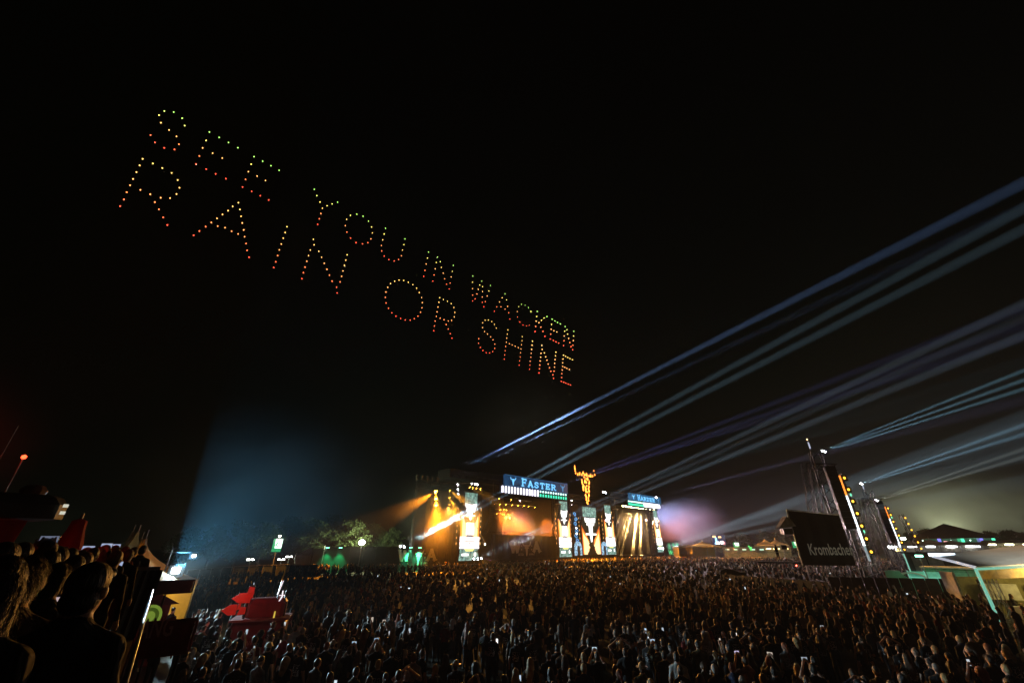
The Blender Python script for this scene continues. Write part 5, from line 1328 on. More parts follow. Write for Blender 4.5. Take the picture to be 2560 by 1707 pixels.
# flood lamps of the camp site behind the far trees: their light fills the haze there
for i, (px, py, d, pw, c) in enumerate(((2372, 1338, 260, 115000, (.80, .88, .5)), (2010, 1345, 300, 24000, (.72, .82, .45)), (2560, 1345, 290, 14000, (.75, .85, .5)), (130, 1352, 170, 8000, (.62, .82, .5)))):
    p = at(px, py, d)
    t = thing('floodlight_mast', ['far camp floodlight glowing behind the trees beyond the farther tower', 'far camp floodlight hidden behind the trees left of the screen cloth', 'far camp floodlight behind the last trees at the right edge', 'far floodlight behind the platform crowd'][i], 'floodlight', on_ground(p), 0, 'camp floodlights behind the trees')
    MB().tube((0, 0, 0), (0, 0, p.z - .2), .12).build('mast', M_STEEL, t)
    MB().bbox((-.8, .3, p.z - .4), (.8, .7, p.z + .4), .1).build('lamp_case', M_DARKM, t)
    bulb_light('camp_flood_light', p + Vector((0, -.3, .2)), pw, c, .6)
# ================================================================== drone lettering in the sky
C1 = (250, 240, 3.92); C2 = (650, 440, 3.734); C3 = (940, 600, 4.127)
DR = [
 ('S of SEE', 0, C1, '631,150 722,160 805,220 830,292 578,190 597,264 677,335 750,398 773,474 730,525 630,510 538,457 495,385'),
 ('first E of SEE', 0, C1, '1072,355 1168,408 1260,458 1351,509 1040,437 1006,510 1104,562 1198,610 974,590 940,668 1042,718 1133,765 1233,812'),
 ('second E of SEE', 0, C1, '1510,596 1594,641 1675,685 1755,730 1481,670 1454,743 1540,786 1622,830 1426,818 1397,893 1486,937 1571,979 1653,1020'),
 ('Y of YOU', 0, C2, '507,126 531,184 560,244 627,279 674,262 725,245 583,302 569,351 554,401 538,452'),
 ('O of YOU', 0, C2, '845,368 904,358 962,376 1012,423 1041,476 1049,532 1035,587 1007,623 957,634 897,622 845,580 811,524 797,465 809,406'),
 ('U of YOU', 0, C2, '1172,489 1159,543 1146,597 1133,650 1136,700 1160,748 1204,780 1253,793 1294,780 1320,745 1330,692 1343,640 1354,588'),
 ('I of IN', 0, C2, '1572,710 1563,766 1551,823 1540,881 1528,937'),
 ('N of IN', 0, C2, '1657,757 1646,808 1636,867 1625,924 1614,981 1683,800 1694,854 1710,908 1725,960 1742,1010 1766,1055 1775,999 1785,943 1796,890 1805,835'),
 ('W of WACKEN', 0, C3, '999,372 996,437 996,502 998,568 997,629 1023,606 1041,557 1055,509 1070,464 1091,424 1100,481 1099,531 1097,588 1097,643 1114,687 1128,634 1147,578 1165,527 1182,470'),
 ('A of WACKEN', 0, C3, '1331,555 1302,595 1274,639 1247,689 1220,735 1289,690 1332,712 1347,618 1359,685 1370,750 1381,815'),
 ('C of WACKEN', 0, C3, '1598,739 1573,697 1539,673 1501,663 1472,687 1457,738 1459,795 1484,846 1517,876 1552,885 1583,878'),
 ('K of WACKEN', 0, C3, '1664,739 1659,790 1654,839 1648,893 1642,944 1681,854 1707,830 1734,808 1764,791 1701,901 1723,944 1743,996'),
 ('E of WACKEN', 0, C3, '1817,819 1846,836 1874,851 1902,867 1812,873 1808,922 1836,937 1866,950 1803,973 1799,1022 1830,1037 1857,1052 1886,1065'),
 ('N of WACKEN', 0, C3, '1952,894 1947,943 1943,992 1940,1040 1935,1090 1970,927 1976,972 1988,1016 2001,1059 2013,1101 2029,1134 2032,1087 2036,1039 2039,992 2042,943'),
 ('R of RAIN', 1, C1, '418,618 518,663 611,707 702,755 761,825 779,900 750,962 687,1002 595,998 493,964 396,921 388,681 357,747 324,814 295,876 262,944 234,1015 198,1080 537,1041 577,1112 620,1191 660,1265'),
 ('A of RAIN', 1, C1, '1356,1047 1300,1083 1255,1124 1201,1162 1147,1201 1091,1240 1035,1281 974,1324 917,1366 1371,1113 1382,1180 1394,1245 1408,1313 1417,1380 1432,1447 1442,1513 1153,1276 1226,1291 1289,1326 1354,1353 1461,1580'),
 ('I of RAIN', 1, C2, '252,474 235,528 217,581 199,636 181,690 164,744 147,801 127,855'),
 ('N of RAIN', 1, C2, '498,592 505,643 470,692 453,744 438,797 421,851 405,903 390,959 549,704 574,759 600,815 625,872 648,926 673,981 715,1039 721,1091 748,988 762,937 775,886 788,835 801,786 814,736'),
 ('O of OR', 1, C2, '1298,972 1341,976 1385,992 1427,1015 1462,1047 1487,1088 1509,1135 1516,1181 1512,1230 1499,1272 1474,1308 1440,1332 1402,1345 1357,1343 1313,1330 1269,1309 1231,1277 1200,1235 1178,1185 1170,1133 1175,1084 1193,1039 1219,1005 1257,982'),
 ('R of OR', 1, C2, '1678,1136 1712,1153 1749,1170 1785,1191 1810,1227 1819,1272 1813,1315 1789,1347 1757,1354 1718,1341 1682,1328 1646,1310 1671,1179 1661,1223 1653,1268 1636,1354 1629,1399 1621,1444 1738,1386 1757,1427 1776,1471 1792,1513'),
 ('S of SHINE', 1, C3, '1241,909 1221,870 1194,841 1159,826 1126,827 1102,854 1101,902 1120,943 1150,971 1183,998 1208,1030 1226,1074 1225,1118 1204,1150 1172,1164 1136,1161 1104,1139 1076,1107 1058,1064 1060,1017'),
 ('H of SHINE', 1, C3, '1360,927 1355,971 1350,1012 1345,1054 1338,1098 1333,1141 1328,1184 1323,1228 1376,1068 1405,1081 1437,1095 1468,1109 1509,997 1507,1038 1501,1079 1496,1121 1492,1162 1487,1206 1482,1246 1477,1290'),
 ('I of SHINE', 1, C3, '1614,1046 1610,1086 1606,1128 1601,1168 1598,1209 1593,1250 1588,1290 1584,1332'),
 ('N of SHINE', 1, C3, '1710,1090 1715,1130 1703,1170 1699,1209 1694,1249 1691,1290 1687,1330 1683,1371 1737,1166 1751,1206 1765,1242 1777,1280 1791,1319 1804,1354 1826,1391 1832,1429 1837,1354 1841,1312 1844,1273 1848,1235 1852,1196 1856,1158'),
 ('E of SHINE', 1, C3, '1934,1190 1956,1202 1980,1213 2002,1224 2027,1235 1930,1228 1928,1267 1926,1305 1948,1314 1970,1326 1996,1336 1922,1343 1918,1380 1915,1419 1911,1459 1936,1468 1959,1477 1983,1487 2006,1496'),
]
# all drones hover in one upright plane parallel to the stage front
PQ = at(1428, 900, 285); PQ.z = 0
def sky_point(px, py):
    d = ray(px, py); t = PQ.dot(SN) / (d.x * SN.x + d.y * SN.y)
    return Vector((0, 0, CZ)) + d * t
dr = []
for name, row, (ox, oy, k), s in DR:
    for w in s.split():
        a, b = w.split(','); dr.append([name, row, sky_point(ox + float(a) / k, oy + float(b) / k)])
for row in (0, 1):
    zs = [d[2].z for d in dr if d[1] == row]; lo, hi = min(zs), max(zs)
    for name in {d[0] for d in dr if d[1] == row}:
        L = [d for d in dr if d[0] == name and d[1] == row]; l0 = min(d[2].z for d in L); l1 = max(d[2].z for d in L)
        for d in L: d.append((l1 - d[2].z) / max(.1, l1 - l0))
def drone_colour(row, t):
    st = [(.40, .9, .14), (.9, .72, .14), (1, .46, .13), (1, .2, .06), (1, .09, .045)] if row == 0 else [(.95, .62, .14), (1, .50, .13), (1, .38, .11), (1, .2, .06), (1, .09, .045)]
    x = t * 4; i = min(3, int(x)); f = x - i
    return tuple(st[i][j] * (1 - f) + st[i + 1][j] * f for j in range(3))
M_DRONE = object_colour('drone_light', emit=6.)
def drone_mesh():
    mb = MB(); mb.lathe([(.02, -.22), (.13, -.15), (.17, 0), (.13, .14), (.02, .18)], 8); nl = len(mb.f)
    mb.box((-.16, -.16, .28), (.16, .16, .36))
    for a in range(4):
        c, s = math.cos(a * PI / 2 + PI / 4), math.sin(a * PI / 2 + PI / 4)
        mb.tube((0, 0, .32), (c * .5, s * .5, .34), .025, n=4); mb.lathe([(.19, 0), (.19, .02)], 6, (c * .5, s * .5, .38))
    me = bpy.data.meshes.new('drone'); me.from_pydata([tuple(v) for v in mb.v], [], mb.f)
    me.materials.append(M_DRONE); me.materials.append(M_PLAST)
    me.polygons.foreach_set('material_index', [0 if i < nl else 1 for i in range(len(mb.f))]); return me
DM = drone_mesh()
dr.sort(key=lambda d: math.hypot(d[2].x, d[2].y))
order = ['top', 'second from the top', 'third from the top', 'fourth from the top', 'fifth from the top', 'sixth from the top']
def colour_word(row, t): return ('green' if row == 0 else 'pale yellow') if t < .12 else 'yellow' if t < .35 else 'warm white' if t < .6 else 'orange' if t < .82 else 'red'
near = dr[:300]; far = dr[300:]
byl = {}
for d in near: byl.setdefault(d[0], []).append(d)
ords = 'first second third fourth fifth sixth seventh eighth ninth tenth eleventh twelfth 13th 14th 15th 16th 17th 18th 19th 20th 21st 22nd 23rd 24th 25th'.split()
for name, L in byl.items():
    L.sort(key=lambda d: -d[2].z)
    for i, (nm, row, p, t) in enumerate(L):
        o = bpy.data.objects.new('drone', DM); COL.objects.link(o); o.location = p; o.rotation_euler = (0, 0, R45)
        o.color = drone_colour(row, t) + (1,)
        tag(o, '%s drone light, %s from the top in the letter %s' % (colour_word(row, t), ords[i] if i else 'first', nm), 'drone', 'drones writing letters in the night sky')
mb = MB(); cols = []
for nm, row, p, t in far:
    b = len(mb.f); mb.lathe([(.02, -.22), (.13, -.15), (.17, 0), (.13, .14), (.02, .18)], 8, p); mb.box((p.x - .45, p.y - .08, p.z + .28), (p.x + .45, p.y + .08, p.z + .34))
    cols += [drone_colour(row, t) + (1.,)] * (len(mb.f) - b)
me = bpy.data.meshes.new('far_drones'); me.from_pydata([tuple(v) for v in mb.v], [], mb.f)
ca = me.color_attributes.new('tint', 'FLOAT_COLOR', 'CORNER'); flat = []
for pl in me.polygons: flat += list(cols[pl.index]) * pl.loop_total
ca.data.foreach_set('color', flat)
m = mat('far_drone_light', (.05, .05, .05), .5, 0, (1, 1, 1), 6., var=0, sample=False)
an = m.node_tree.nodes.new('ShaderNodeVertexColor'); an.layer_name = 'tint'; m.node_tree.links.new(an.outputs[0], m.node_tree.nodes['Principled BSDF'].inputs['Emission Color'])
tag(link('far_drones', me, m), 'farthest drone lights, the right end of the two written lines', 'drones', kind='stuff')
# ================================================================== stage lamps and their beams
M_CASE = M_PLAST
def lamp_bar(label, spots, lens, name='lamp_bar', size=.28):
    # spots: world positions of the lamps of one bar, each with a case and a lens facing its target
    c = sum((Vector(p) for p, q in spots), Vector()) / len(spots)
    t = thing(name, label, 'stage lamps', c)
    for p, q in spots:
        d = (Vector(q) - Vector(p)).normalized(); p = Vector(p) - c
        MB().tube(p - d * size * 1.8, p - d * .06, size * .8, size, 8).build('lamp_case', M_CASE, t)
        MB().tube(p - d * .05, p - d * .02, size * .8, n=10).build('lens', lens, t)
    if len(spots) > 1: MB().path([Vector(p) - c + Vector((0, .3, .25)) for p, q in spots], .05).build('bar', M_TRUSS, t)
    return t
BW = glow('beam_lens_white', (.9, .94, 1), 60); BO = glow('lens_orange', (1, .5, .05), 60); BG = glow('lens_gold', (1, .8, .4), 60)
def beams(label, sp, ep, ds, de, power, col, deg, lens=BW, rad=.20, blend=.35, size=.28):
    S = []
    for i, (a, b) in enumerate(zip(sp, ep)):
        p = at(a[0], a[1], ds); q = at(b[0], b[1], de); S.append((p, q))
        if power: lamp_light('beam', p, q, power * (b[2] if len(b) > 2 else 1), col, deg, blend, rad)
    lamp_bar(label, S, lens, size=size)
K = 3.0
beams('blue white beam lamps on the roof corner of the first stage', [(1139, 1180), (1156, 1182), (1168, 1183)], [(2560, 458), (2560, 520), (2560, 570, .15)], 108, 92, 4.4e7 * K, (.30, .52, 1.0), .7, blend=.3)
beams('white beam lamps on the black wall left of the first stage', [(1001, 1365), (1011, 1366)], [(1960, 846), (1960, 880)], 97, 100, 1.8e7 * K, (.48, .80, 1.0), .7, blend=.3)
beams('white beam lamps at the foot of the nearest video column', [(1185, 1397), (1195, 1397), (1204, 1395)], [(1800, 1112), (1800, 1130), (1800, 1150)], 101, 104, 1.5e7 * K, (.58, .78, 1.0), .5)
beams('faint violet beam lamps on the roof behind the first stage sign', [(1396, 1212), (1402, 1214), (1390, 1216)], [(2560, 770), (2560, 812), (2560, 842)], 138, 100, 7e6 * K, (.30, .34, .95), .6)
beams('teal beam lamps on the roof of the middle tower', [(1508, 1229), (1514, 1231)], [(2560, 905), (2560, 940)], 146, 80, 2e6 * K, (.35, .7, .85), 1.0)
beams('violet beam lamp on the far end of the second stage sign', [(1641, 1243)], [(2060, 1132)], 180, 120, 7e6 * K, (.5, .5, .95), .6)
beams('white beam lamp at the foot of the column by the gold beams', [(1530, 1375)], [(2100, 1140)], 152, 110, 1.8e7 * K, (.70, .86, 1.0), .42)
beams('white beam lamps at the far end of the second stage', [(1648, 1370), (1651, 1370), (1654, 1370), (1657, 1371)], [(2060, 1225), (2060, 1238), (2060, 1262), (2060, 1300)], 176, 95, 1.9e7 * K, (.58, .82, .98), .5)
beams('ice blue beam lamps at the head of the nearer tower', [(2056, 1126), (2060, 1127), (2064, 1129)], [(2560, 926), (2560, 950), (2560, 972)], 55, 46, 7e6 * K, (.36, .76, 1.0), .5, rad=.05, size=.07)
beams('ice blue beam lamps at the head of the farther tower', [(2152, 1208), (2156, 1210)], [(2560, 1062), (2560, 1085)], 90, 70, 1.1e7 * K, (.36, .72, 1.0), .6, rad=.06, size=.1)
beams('pale beam lamps on the shoulder of the farther tower', [(2190, 1249), (2194, 1251)], [(2560, 1122), (2560, 1142)], 90, 72, 5e6 * K, (.75, .85, .8), .6, rad=.06, size=.1)
smoke('added smoke brightening the white beams at the black wall', -19, -12, 11, 12, 14, 10, .016)  # this and the next clouds are added to brighten the beams near their lamps
smoke('added smoke brightening the white beams before the first stage', 10, -9, 6.5, 10, 10, 6.2, .012)
smoke('added thin smoke brightening the blue beams over the stage roof', 0, -20, 30, 16, 26, 15, .007)
smoke('added smoke brightening the beam before the column by the gold beams', 65, -8, 6.5, 11, 10, 6.2, .008)
smoke('added smoke brightening the beams at the far foot of the second stage', 100, -14, 8, 14, 16, 7.5, .010)
# short white lamps around the nearest column
beams('small white lamps under the roof by the nearest video column', [(1145, 1211), (1180, 1209), (1188, 1210), (1194, 1211)], [(1190, 1198), (1260, 1196), (1270, 1200), (1280, 1204)], 103, 100, 0, (.9, .95, 1), 9, size=.2)
beams('small white lamps beside the head of the nearest video column', [(1145, 1223), (1145, 1234), (1213, 1360)], [(1190, 1221), (1190, 1236), (1280, 1372)], 103, 101, 0, (.95, .97, 1), 12, size=.2)
# orange washes of the first stage
beams('three blazing orange lamps stacked on the stage wing', [(1090, 1228), (1090, 1247), (1090, 1263)], [(1080, 1400), (1110, 1400), (1090, 1400)], 96, 92, 1.7e6, (1, .28, .01), 60, BO, .4, .8, .4)
beams('orange lamp throwing its light left across the black wall', [(1088, 1231)], [(960, 1300)], 96, 90, 3.4e6, (1, .28, .01), 24, BO, .3, .5)
beams('orange lamps stacked beside the nearest video column', [(1124, 1226), (1124, 1244), (1124, 1261)], [(1160, 1250), (1150, 1290), (1150, 1310)], 99, 101, 1.6e6, (1, .36, .02), 26, BO, .2, .6, .25)
beams('orange lamps under the roof right of the nearest column', [(1174, 1218), (1182, 1220), (1191, 1221), (1201, 1222)], [(1225, 1250), (1235, 1254), (1246, 1256), (1256, 1258)], 104, 106, 2.4e6, (1, .38, .03), 18, BO, .2, .5, .22)
# inside the first stage: rows of lamps and the orange haze they light
def row(label, pts, tgt_dy, tgt_dx, v, lens, power, col, deg, every=2):
    S = []
    for i, (px, py) in enumerate(pts):
        u, z = su(px, py, v); p = stg(u, v, z); u2, z2 = su(px + tgt_dx, py + tgt_dy, v); q = stg(u2, v - 4, z2); S.append((p, q))
        if i % every == 0: lamp_light('stage_wash', p - SN * -.2, q, power, col, deg, .7, .3)
    lamp_bar(label, S, lens, size=.17)
row('orange lamp row high inside the first stage', [(1236, 1260), (1250, 1261), (1265, 1261), (1281, 1263), (1295, 1264), (1309, 1265), (1322, 1266), (1338, 1268)], 90, 30, 7, BO, 8e5, (1, .22, .02), 60, 2)
row('orange lamp row halfway up inside the first stage', [(1236, 1274), (1251, 1274), (1260, 1274), (1266, 1275)], 80, 40, 8, BO, 4.8e5, (1, .22, .02), 60, 2)
row('low orange lamp row inside the first stage', [(1242, 1284), (1257, 1285), (1261, 1286), (1271, 1286), (1275, 1287)], 60, 40, 9, BO, 6e5, (1, .2, .02), 60, 2)
row('bright orange lamps at the roof edge of the first stage', [(1248, 1246), (1278, 1249)], 30, 50, 3, BO, 1.6e6, (1, .32, .03), 40, 1)
row('violet lamps behind the light bars of the first stage', [(1300, 1252), (1336, 1254), (1350, 1255)], 60, -20, 10, glow('lens_violet', (.7, .5, 1), 40), 1.6e5, (.5, .2, .9), 70, 1)
# gold beams of the second stage
gs = [(1557, 1262), (1564, 1263), (1571, 1264), (1577, 1265), (1583, 1266), (1590, 1267), (1596, 1268), (1601, 1269), (1606, 1269), (1614, 1270), (1625, 1271), (1634, 1271)]
ge = [(1516, 1290), (1528, 1330), (1540, 1345), (1552, 1345), (1562, 1350), (1586, 1345), (1582, 1365), (1602, 1365), (1600, 1365), (1618, 1340), (1622, 1360), (1630, 1360)]
S = []
for a, b in zip(gs, ge):
    u, z = su(a[0], a[1], -.6); p = stg(u, -.6, z - .3); u, z = su(b[0], b[1], 1.5); q = stg(u, 1.5, z); S.append((p, q))
    lamp_light('gold_beam', p, q, 2.6e7, (1, .54, .15), 3.6, .6, .25)
lamp_bar('row of gold beam lamps under the second stage roof', S, BG, size=.3)
lamp_light('gold_fill', stg(80, -2, 18), stg(80, 5, 1), 1.2e5, (1, .62, .25), 70, .9, 1.)  # fill lamp added to flood the stage with gold
lamp_light('violet_smoke_light', stg(97.2, 5, 18.0), stg(112, -5, 13), 1.3e6, (.50, .54, 1), 75, .9, 1.)  # this and the rose lamp are added out of sight to colour the smoke
lamp_light('rose_smoke_light', stg(95.5, 4, 9.0), stg(110, -4, 10), 1.0e6, (1, .26, .2), 70, .9, 1.)
# spotlights added at the stage front to light the audience
lamp_light('crowd_orange', stg(-8, -2, 12.0), (-5, 50, 0), 1.2e6, (1, .40, .05), 26, 1., .6)
lamp_light('crowd_orange', stg(-2, -2, 11.0), (4, 38, 0), 2.3e6, (1, .42, .07), 32, 1., .6)
lamp_light('crowd_orange', stg(12, -2, 11.0), (26, 40, 0), 1.7e6, (1, .46, .14), 34, 1., .6)
lamp_light('crowd_pink', stg(82, -3, 13.0), (72, 92, 0), 1.6e6, (1, .66, .60), 48, 1., 1.)
lamp_light('crowd_pink', stg(70, -3, 13.0), (40, 70, 0), 1.1e6, (.95, .66, .66), 36, 1., 1.)
lamp_light('crowd_pink', stg(92, -3, 13.0), (84, 120, 0), 1.3e6, (1, .52, .22), 50, 1., 1.)
lamp_light('crowd_violet', stg(55, -3, 12.0), (48, 46, 0), 1.9e6, (.85, .62, .70), 34, 1., 1.)
# the cold floodlight: its shutter cuts the shaft off on the left
fe = (at(484, 1000, 36) - FLP).normalized(); fr = Vector((math.cos(math.radians(38)), math.sin(math.radians(38)), 0))
fa = fe * math.cos(math.radians(46)) + fr * math.sin(math.radians(46))
lamp_light('cold_flood_light', FLP, FLP + fa * 10, 3.0e4, (.16, .60, 1.0), 92, .12, .12)
lamp_light('cold_flood_down', FLP, at(600, 1500, 26), 2.2e5, (.60, .88, 1.0), 50, .8, .25)
# amber lamps of the towers on the crowd
for z0 in (5, 8):
    q = T1 + Vector((2.2, -1.6, z0)); lamp_light('amber_tower_light', q, q + Vector((14, -26, -z0 + 1)), 42000, (1, .42, .06), 80, .9, .3)
q = T2 + Vector((2.4, -1.6, 6)); lamp_light('amber_tower_light', q, q + Vector((14, -8, -4)), 120000, (1, .42, .06), 60, .9, .3)

# cases and lenses added to go with the unseen lamps on smoke and audience
FIX = [('crowd_orange', 'added orange floodlight low on the stage wing'), ('crowd_orange.001', 'added orange floodlight before the nearest video column'), ('crowd_orange.002', 'added orange floodlight at the mouth of the first stage'), ('crowd_pink', 'added pinkish floodlight in the middle of the second stage front'), ('crowd_pink.001', 'added pinkish floodlight at the near corner of the second stage'), ('crowd_pink.002', 'added amber floodlight at the far corner of the second stage'), ('crowd_violet', 'added violet floodlight beside the widest video column'), ('violet_smoke_light', 'added violet floodlight hidden behind the farthest video column'), ('rose_smoke_light', 'added rose floodlight low behind the farthest video column'), ('gold_fill', 'added gold fill light under the second stage sign'), ('red_wash', 'added red floodlight out of view beyond the bar roof')]
for nm, lab in FIX:
    o = bpy.data.objects[nm]; p = Vector(o.location); d = o.rotation_euler.to_matrix() @ Vector((0, 0, -1)); c = tuple(o.data.color)
    t = thing('floodlight', lab, 'stage lamp', p)
    MB().tube(-d * 1.75, -d * 1.2, .3, .42, 8).build('lamp_case', M_CASE, t); MB().tube(-d * 1.19, -d * 1.15, .32, n=10).build('lens', glow('added_lens_' + nm.replace('.', '_'), c, 6.), t)
# ================================================================== people
PR = random.Random(42)
M_PHONE = mat('phone_case', (.015, .015, .018), .3)
M_SCREEN = object_colour('phone_screen', emit=.8)
pb = MB().bbox((-.040, -.005, -.078), (.040, .005, .078), .006); ph_body = bpy.data.meshes.new('phone'); ph_body.from_pydata([tuple(v) for v in pb.v], [], pb.f); ph_body.materials.append(M_PHONE)
ps = MB().box((-.036, -.008, -.072), (.036, -.0055, .072)); ph_scr = bpy.data.meshes.new('screen'); ph_scr.from_pydata([tuple(v) for v in ps.v], [], ps.f); ph_scr.materials.append(M_SCREEN)
def phone(owner, arms, label, wide_=False, col=None, bright=1., back_tilt=.0):
    loc = {'phone_high': (0, .335, 1.80), 'phone_low': (.04, .385, 1.46), 'phone_arm': (.135, .375, 1.975)}[arms]
    o = bpy.data.objects.new('phone', ph_body); COL.objects.link(o)
    m = Matrix.Translation(owner.location) @ Matrix.Rotation(owner.rotation_euler.z, 4, 'Z') @ Matrix.Scale(owner.scale.x, 4)
    o.location = m @ Vector(loc); o.rotation_euler = (back_tilt, PI / 2 if wide_ else 0, 0)
    o.rotation_euler = (Matrix.Rotation(owner.rotation_euler.z, 3, 'Z') @ Matrix.Rotation(back_tilt, 3, 'X') @ Matrix.Rotation(PI / 2 if wide_ else 0, 3, 'Y')).to_euler()
    o.scale = owner.scale
    tag(o, label, 'phone', 'lit phones in the crowd')
    s = bpy.data.objects.new('screen', ph_scr); COL.objects.link(s); s.parent = o
    c = col or PR.choice([(.75, .88, 1), (.9, .95, 1), (.6, .8, 1), (1, .85, .7)])
    s.color = tuple(x * bright for x in c) + (1,)
    return o
def facing(p, aim=None, jit=.3):
    a = aim or stg(PR.uniform(5, 75)); d = a - p
    return math.atan2(-d.x, d.y) + PR.gauss(0, jit)
# ---- spectators on the platform, close to the camera (dark, rimmed with red)
BLK = (.018, .018, .02)
PLAT = [  # column in the photograph, metres, arms, style, hair, shirt, size, sleeves, label
 (30, 2.8, 'down', 'long', 'black', (.03, .028, .024), .99, True, 'nearest spectator at the left edge, with long dark hair'),
 (98, 3.5, 'down', 'short', 'black', (.035, .022, .02), .985, True, 'near spectator with short hair and thick neck, seen from behind'),
 (262, 3.15, 'mug', 'cap', (.02, .02, .02), BLK, .965, True, 'near man in black jacket and dark cap beside the railing'),
 (170, 4.6, 'phone_low', 'short', 'black', BLK, .95, True, 'spectator in black whose small phone glows below the row of heads'),
 (20, 4.9, 'down', 'cap_back', (.02, .02, .02), BLK, 1.02, True, 'spectator in a dark cap at the left edge, second from the camera'),
 (62, 6.3, 'phone_high', 'short', 'black', (.10, .07, .03), 1.03, True, 'spectator raising both arms to film under the bar roof'),
 (118, 6.6, 'down', 'short', 'black', BLK, 1.045, True, 'tall dark head above the near spectator with the thick neck'),
 (150, 7.6, 'down', 'bushy', 'black', BLK, 1.0, True, 'dark bushy head left of the red parasol'),
 (185, 8.2, 'down', 'short', 'black', BLK, 1.0, True, 'dark head right beneath the red parasol, rimmed red'),
 (212, 9.4, 'phone_high', 'short', 'brown', BLK, .98, True, 'spectator filming at the foot of the red parasol'),
 (240, 9.6, 'phone_high', 'short', 'black', BLK, 1.0, True, 'spectator filming right of the red parasol'),
 (268, 10.4, 'down', 'long', 'brown', (.08, .02, .02), 1.0, True, 'long haired head rimmed red near the end of the platform'),
 (292, 11.2, 'phone_low', 'short', 'brown', BLK, 1.0, True, 'spectator with a small lit phone near the ribbed parapet'),
 (318, 14.8, 'down', 'cap', (.35, .03, .03), (.2, .02, .02), 1.0, True, 'spectator in a red cap above the ribbed parapet'),
 (340, 15.2, 'down', 'short', 'brown', BLK, 1.0, True, 'spectator above the ribbed parapet, left of the last one'),
 (360, 15.6, 'crossed', 'short', 'black', BLK, 1.02, True, 'last spectator at the end of the platform against the tan tent'),
 (45, 9.0, 'down', 'short', 'brown', BLK, 1.0, True, 'small head under the red drapes'),
 (92, 9.2, 'down', 'long', 'red', (.2, .03, .03), 1.0, True, 'red lit head left of the tall dark head'),
 (135, 5.4, 'down', 'short', 'black', BLK, .99, True, 'dark head between the thick neck and the black jacket'),
 (205, 5.8, 'down', 'short', 'black', BLK, .97, True, 'short dark head behind the man in the dark cap'),
 (225, 6.9, 'down', 'tail', 'brown', BLK, .98, True, 'ponytailed head behind the man in the dark cap'),
 (300, 8.6, 'down', 'short', 'brown', BLK, .98, True, 'head at the inner side of the railing'),
 (165, 10.5, 'down', 'cap', (.15, .02, .02), BLK, 1.0, True, 'far small head in a dark red cap left of the parasol'),
 (130, 11.5, 'down', 'long', 'blond', BLK, .99, True, 'far fair long haired head left of the parasol'),
 (255, 12.4, 'down', 'short', 'black', BLK, 1.01, True, 'far dark head right of the parasol'),
 (282, 13.2, 'phone_high', 'short', 'brown', BLK, 1.0, True, 'far spectator filming left of the red cap'),
 (330, 11.8, 'down', 'short', 'brown', BLK, .98, True, 'head just in front of the ribbed parapet'),
 (12, 6.8, 'down', 'long', 'brown', BLK, 1.0, True, 'long haired head below the bar roof at the left edge'),
]
for i, (px, d, arms, st, hr, sh, k, sl, lab) in enumerate(PLAT):
    p = at(px, HY, d); p.z = PZ
    face = facing(p, Vector((-62 if i % 2 else -34, 90, 0)), .14)
    o = person(p, face, arms, 1.08 if i < 3 else 1.0, sl, st == 'long', .2 if i % 3 else .05, st, hr, sh, lab, 'spectators on the viewing platform', k, .011 if d < 5 or arms == 'phone_high' and d < 7 else .02, arms == 'phone_high' and d < 7, .010 if d < 5 else .016)
    if arms.startswith('phone'):
        phone(o, arms, ['small pinkish phone glowing against black jackets on the platform', 'phone lit blue at the foot of the red parasol', 'phone lit blue right of the red parasol', 'tiny lit phone near the ribbed parapet', 'dim phone raised under the bar roof', 'far phone lit blue left of the red cap'][{3: 0, 9: 1, 10: 2, 12: 3, 5: 4, 25: 5}[i]], arms == 'phone_high', (.9, .7, .75) if i == 3 else (.6, .7, 1), .25 if i == 5 else .7)
# ---- people on the field
def blocked(x, y):
    p = Vector((x, y, 0)); s = p.dot(PD); w = p.dot(PNL)
    if -3.5 < s < 20 and w > -.7: return True
    q = p - SP; u = q.dot(SU); v = -q.dot(SN)
    if v > -6.6 and u > -20: return True
    for c, r in OBST:
        if (x - c[0]) ** 2 + (y - c[1]) ** 2 < r * r: return True
    az = x / max(y, .1); r = math.hypot(x, y); px = 1280 + 995.6 * az * 1.124
    if px < 470 and r > 33: return True
    if px < 590 and r > 64: return True
    if px < 760 and r > 73: return True
    if px < 1110 and r > 93: return True
    if 2060 < px < 2475 and 48.5 < r < 60: return True
    if px > 2400 and 40 < r < 56 and px > 2415: return True
    if px > 2250 and r > 112: return True
    if px > 1660 and r > 168: return True
    return False
OBST = [((kp.x, kp.y), 1.9), (tuple(at(614, 1520, 25))[:2], 1.0), (tuple(at(702, 1480, 25))[:2], .8), (tuple(at(380, 1597, 15))[:2], 1.5), (tuple(at(420, 1468, 24))[:2], .8), (tuple(at(372, 1490, 27))[:2], 2.2), (tuple(fl)[:2], .8), (tuple(T1)[:2], 6.0), (tuple(T2)[:2], 5.5), (tuple(at(1832, 1435, 66))[:2], 2.8), (tuple(RISER[0])[:2], 4.0), (tuple(at(366, 1400, 36))[:2], 5.5), (tuple(at(372, 1541, 20))[:2], .7)]
def seen(x, y, z=1.75):
    dep = y * CT + (z - CZ) * ST; upc = -y * ST + (z - CZ) * CT
    if dep < .5: return None
    return 1280 + F * x / dep, 853.5 - F * upc / dep
cand = []
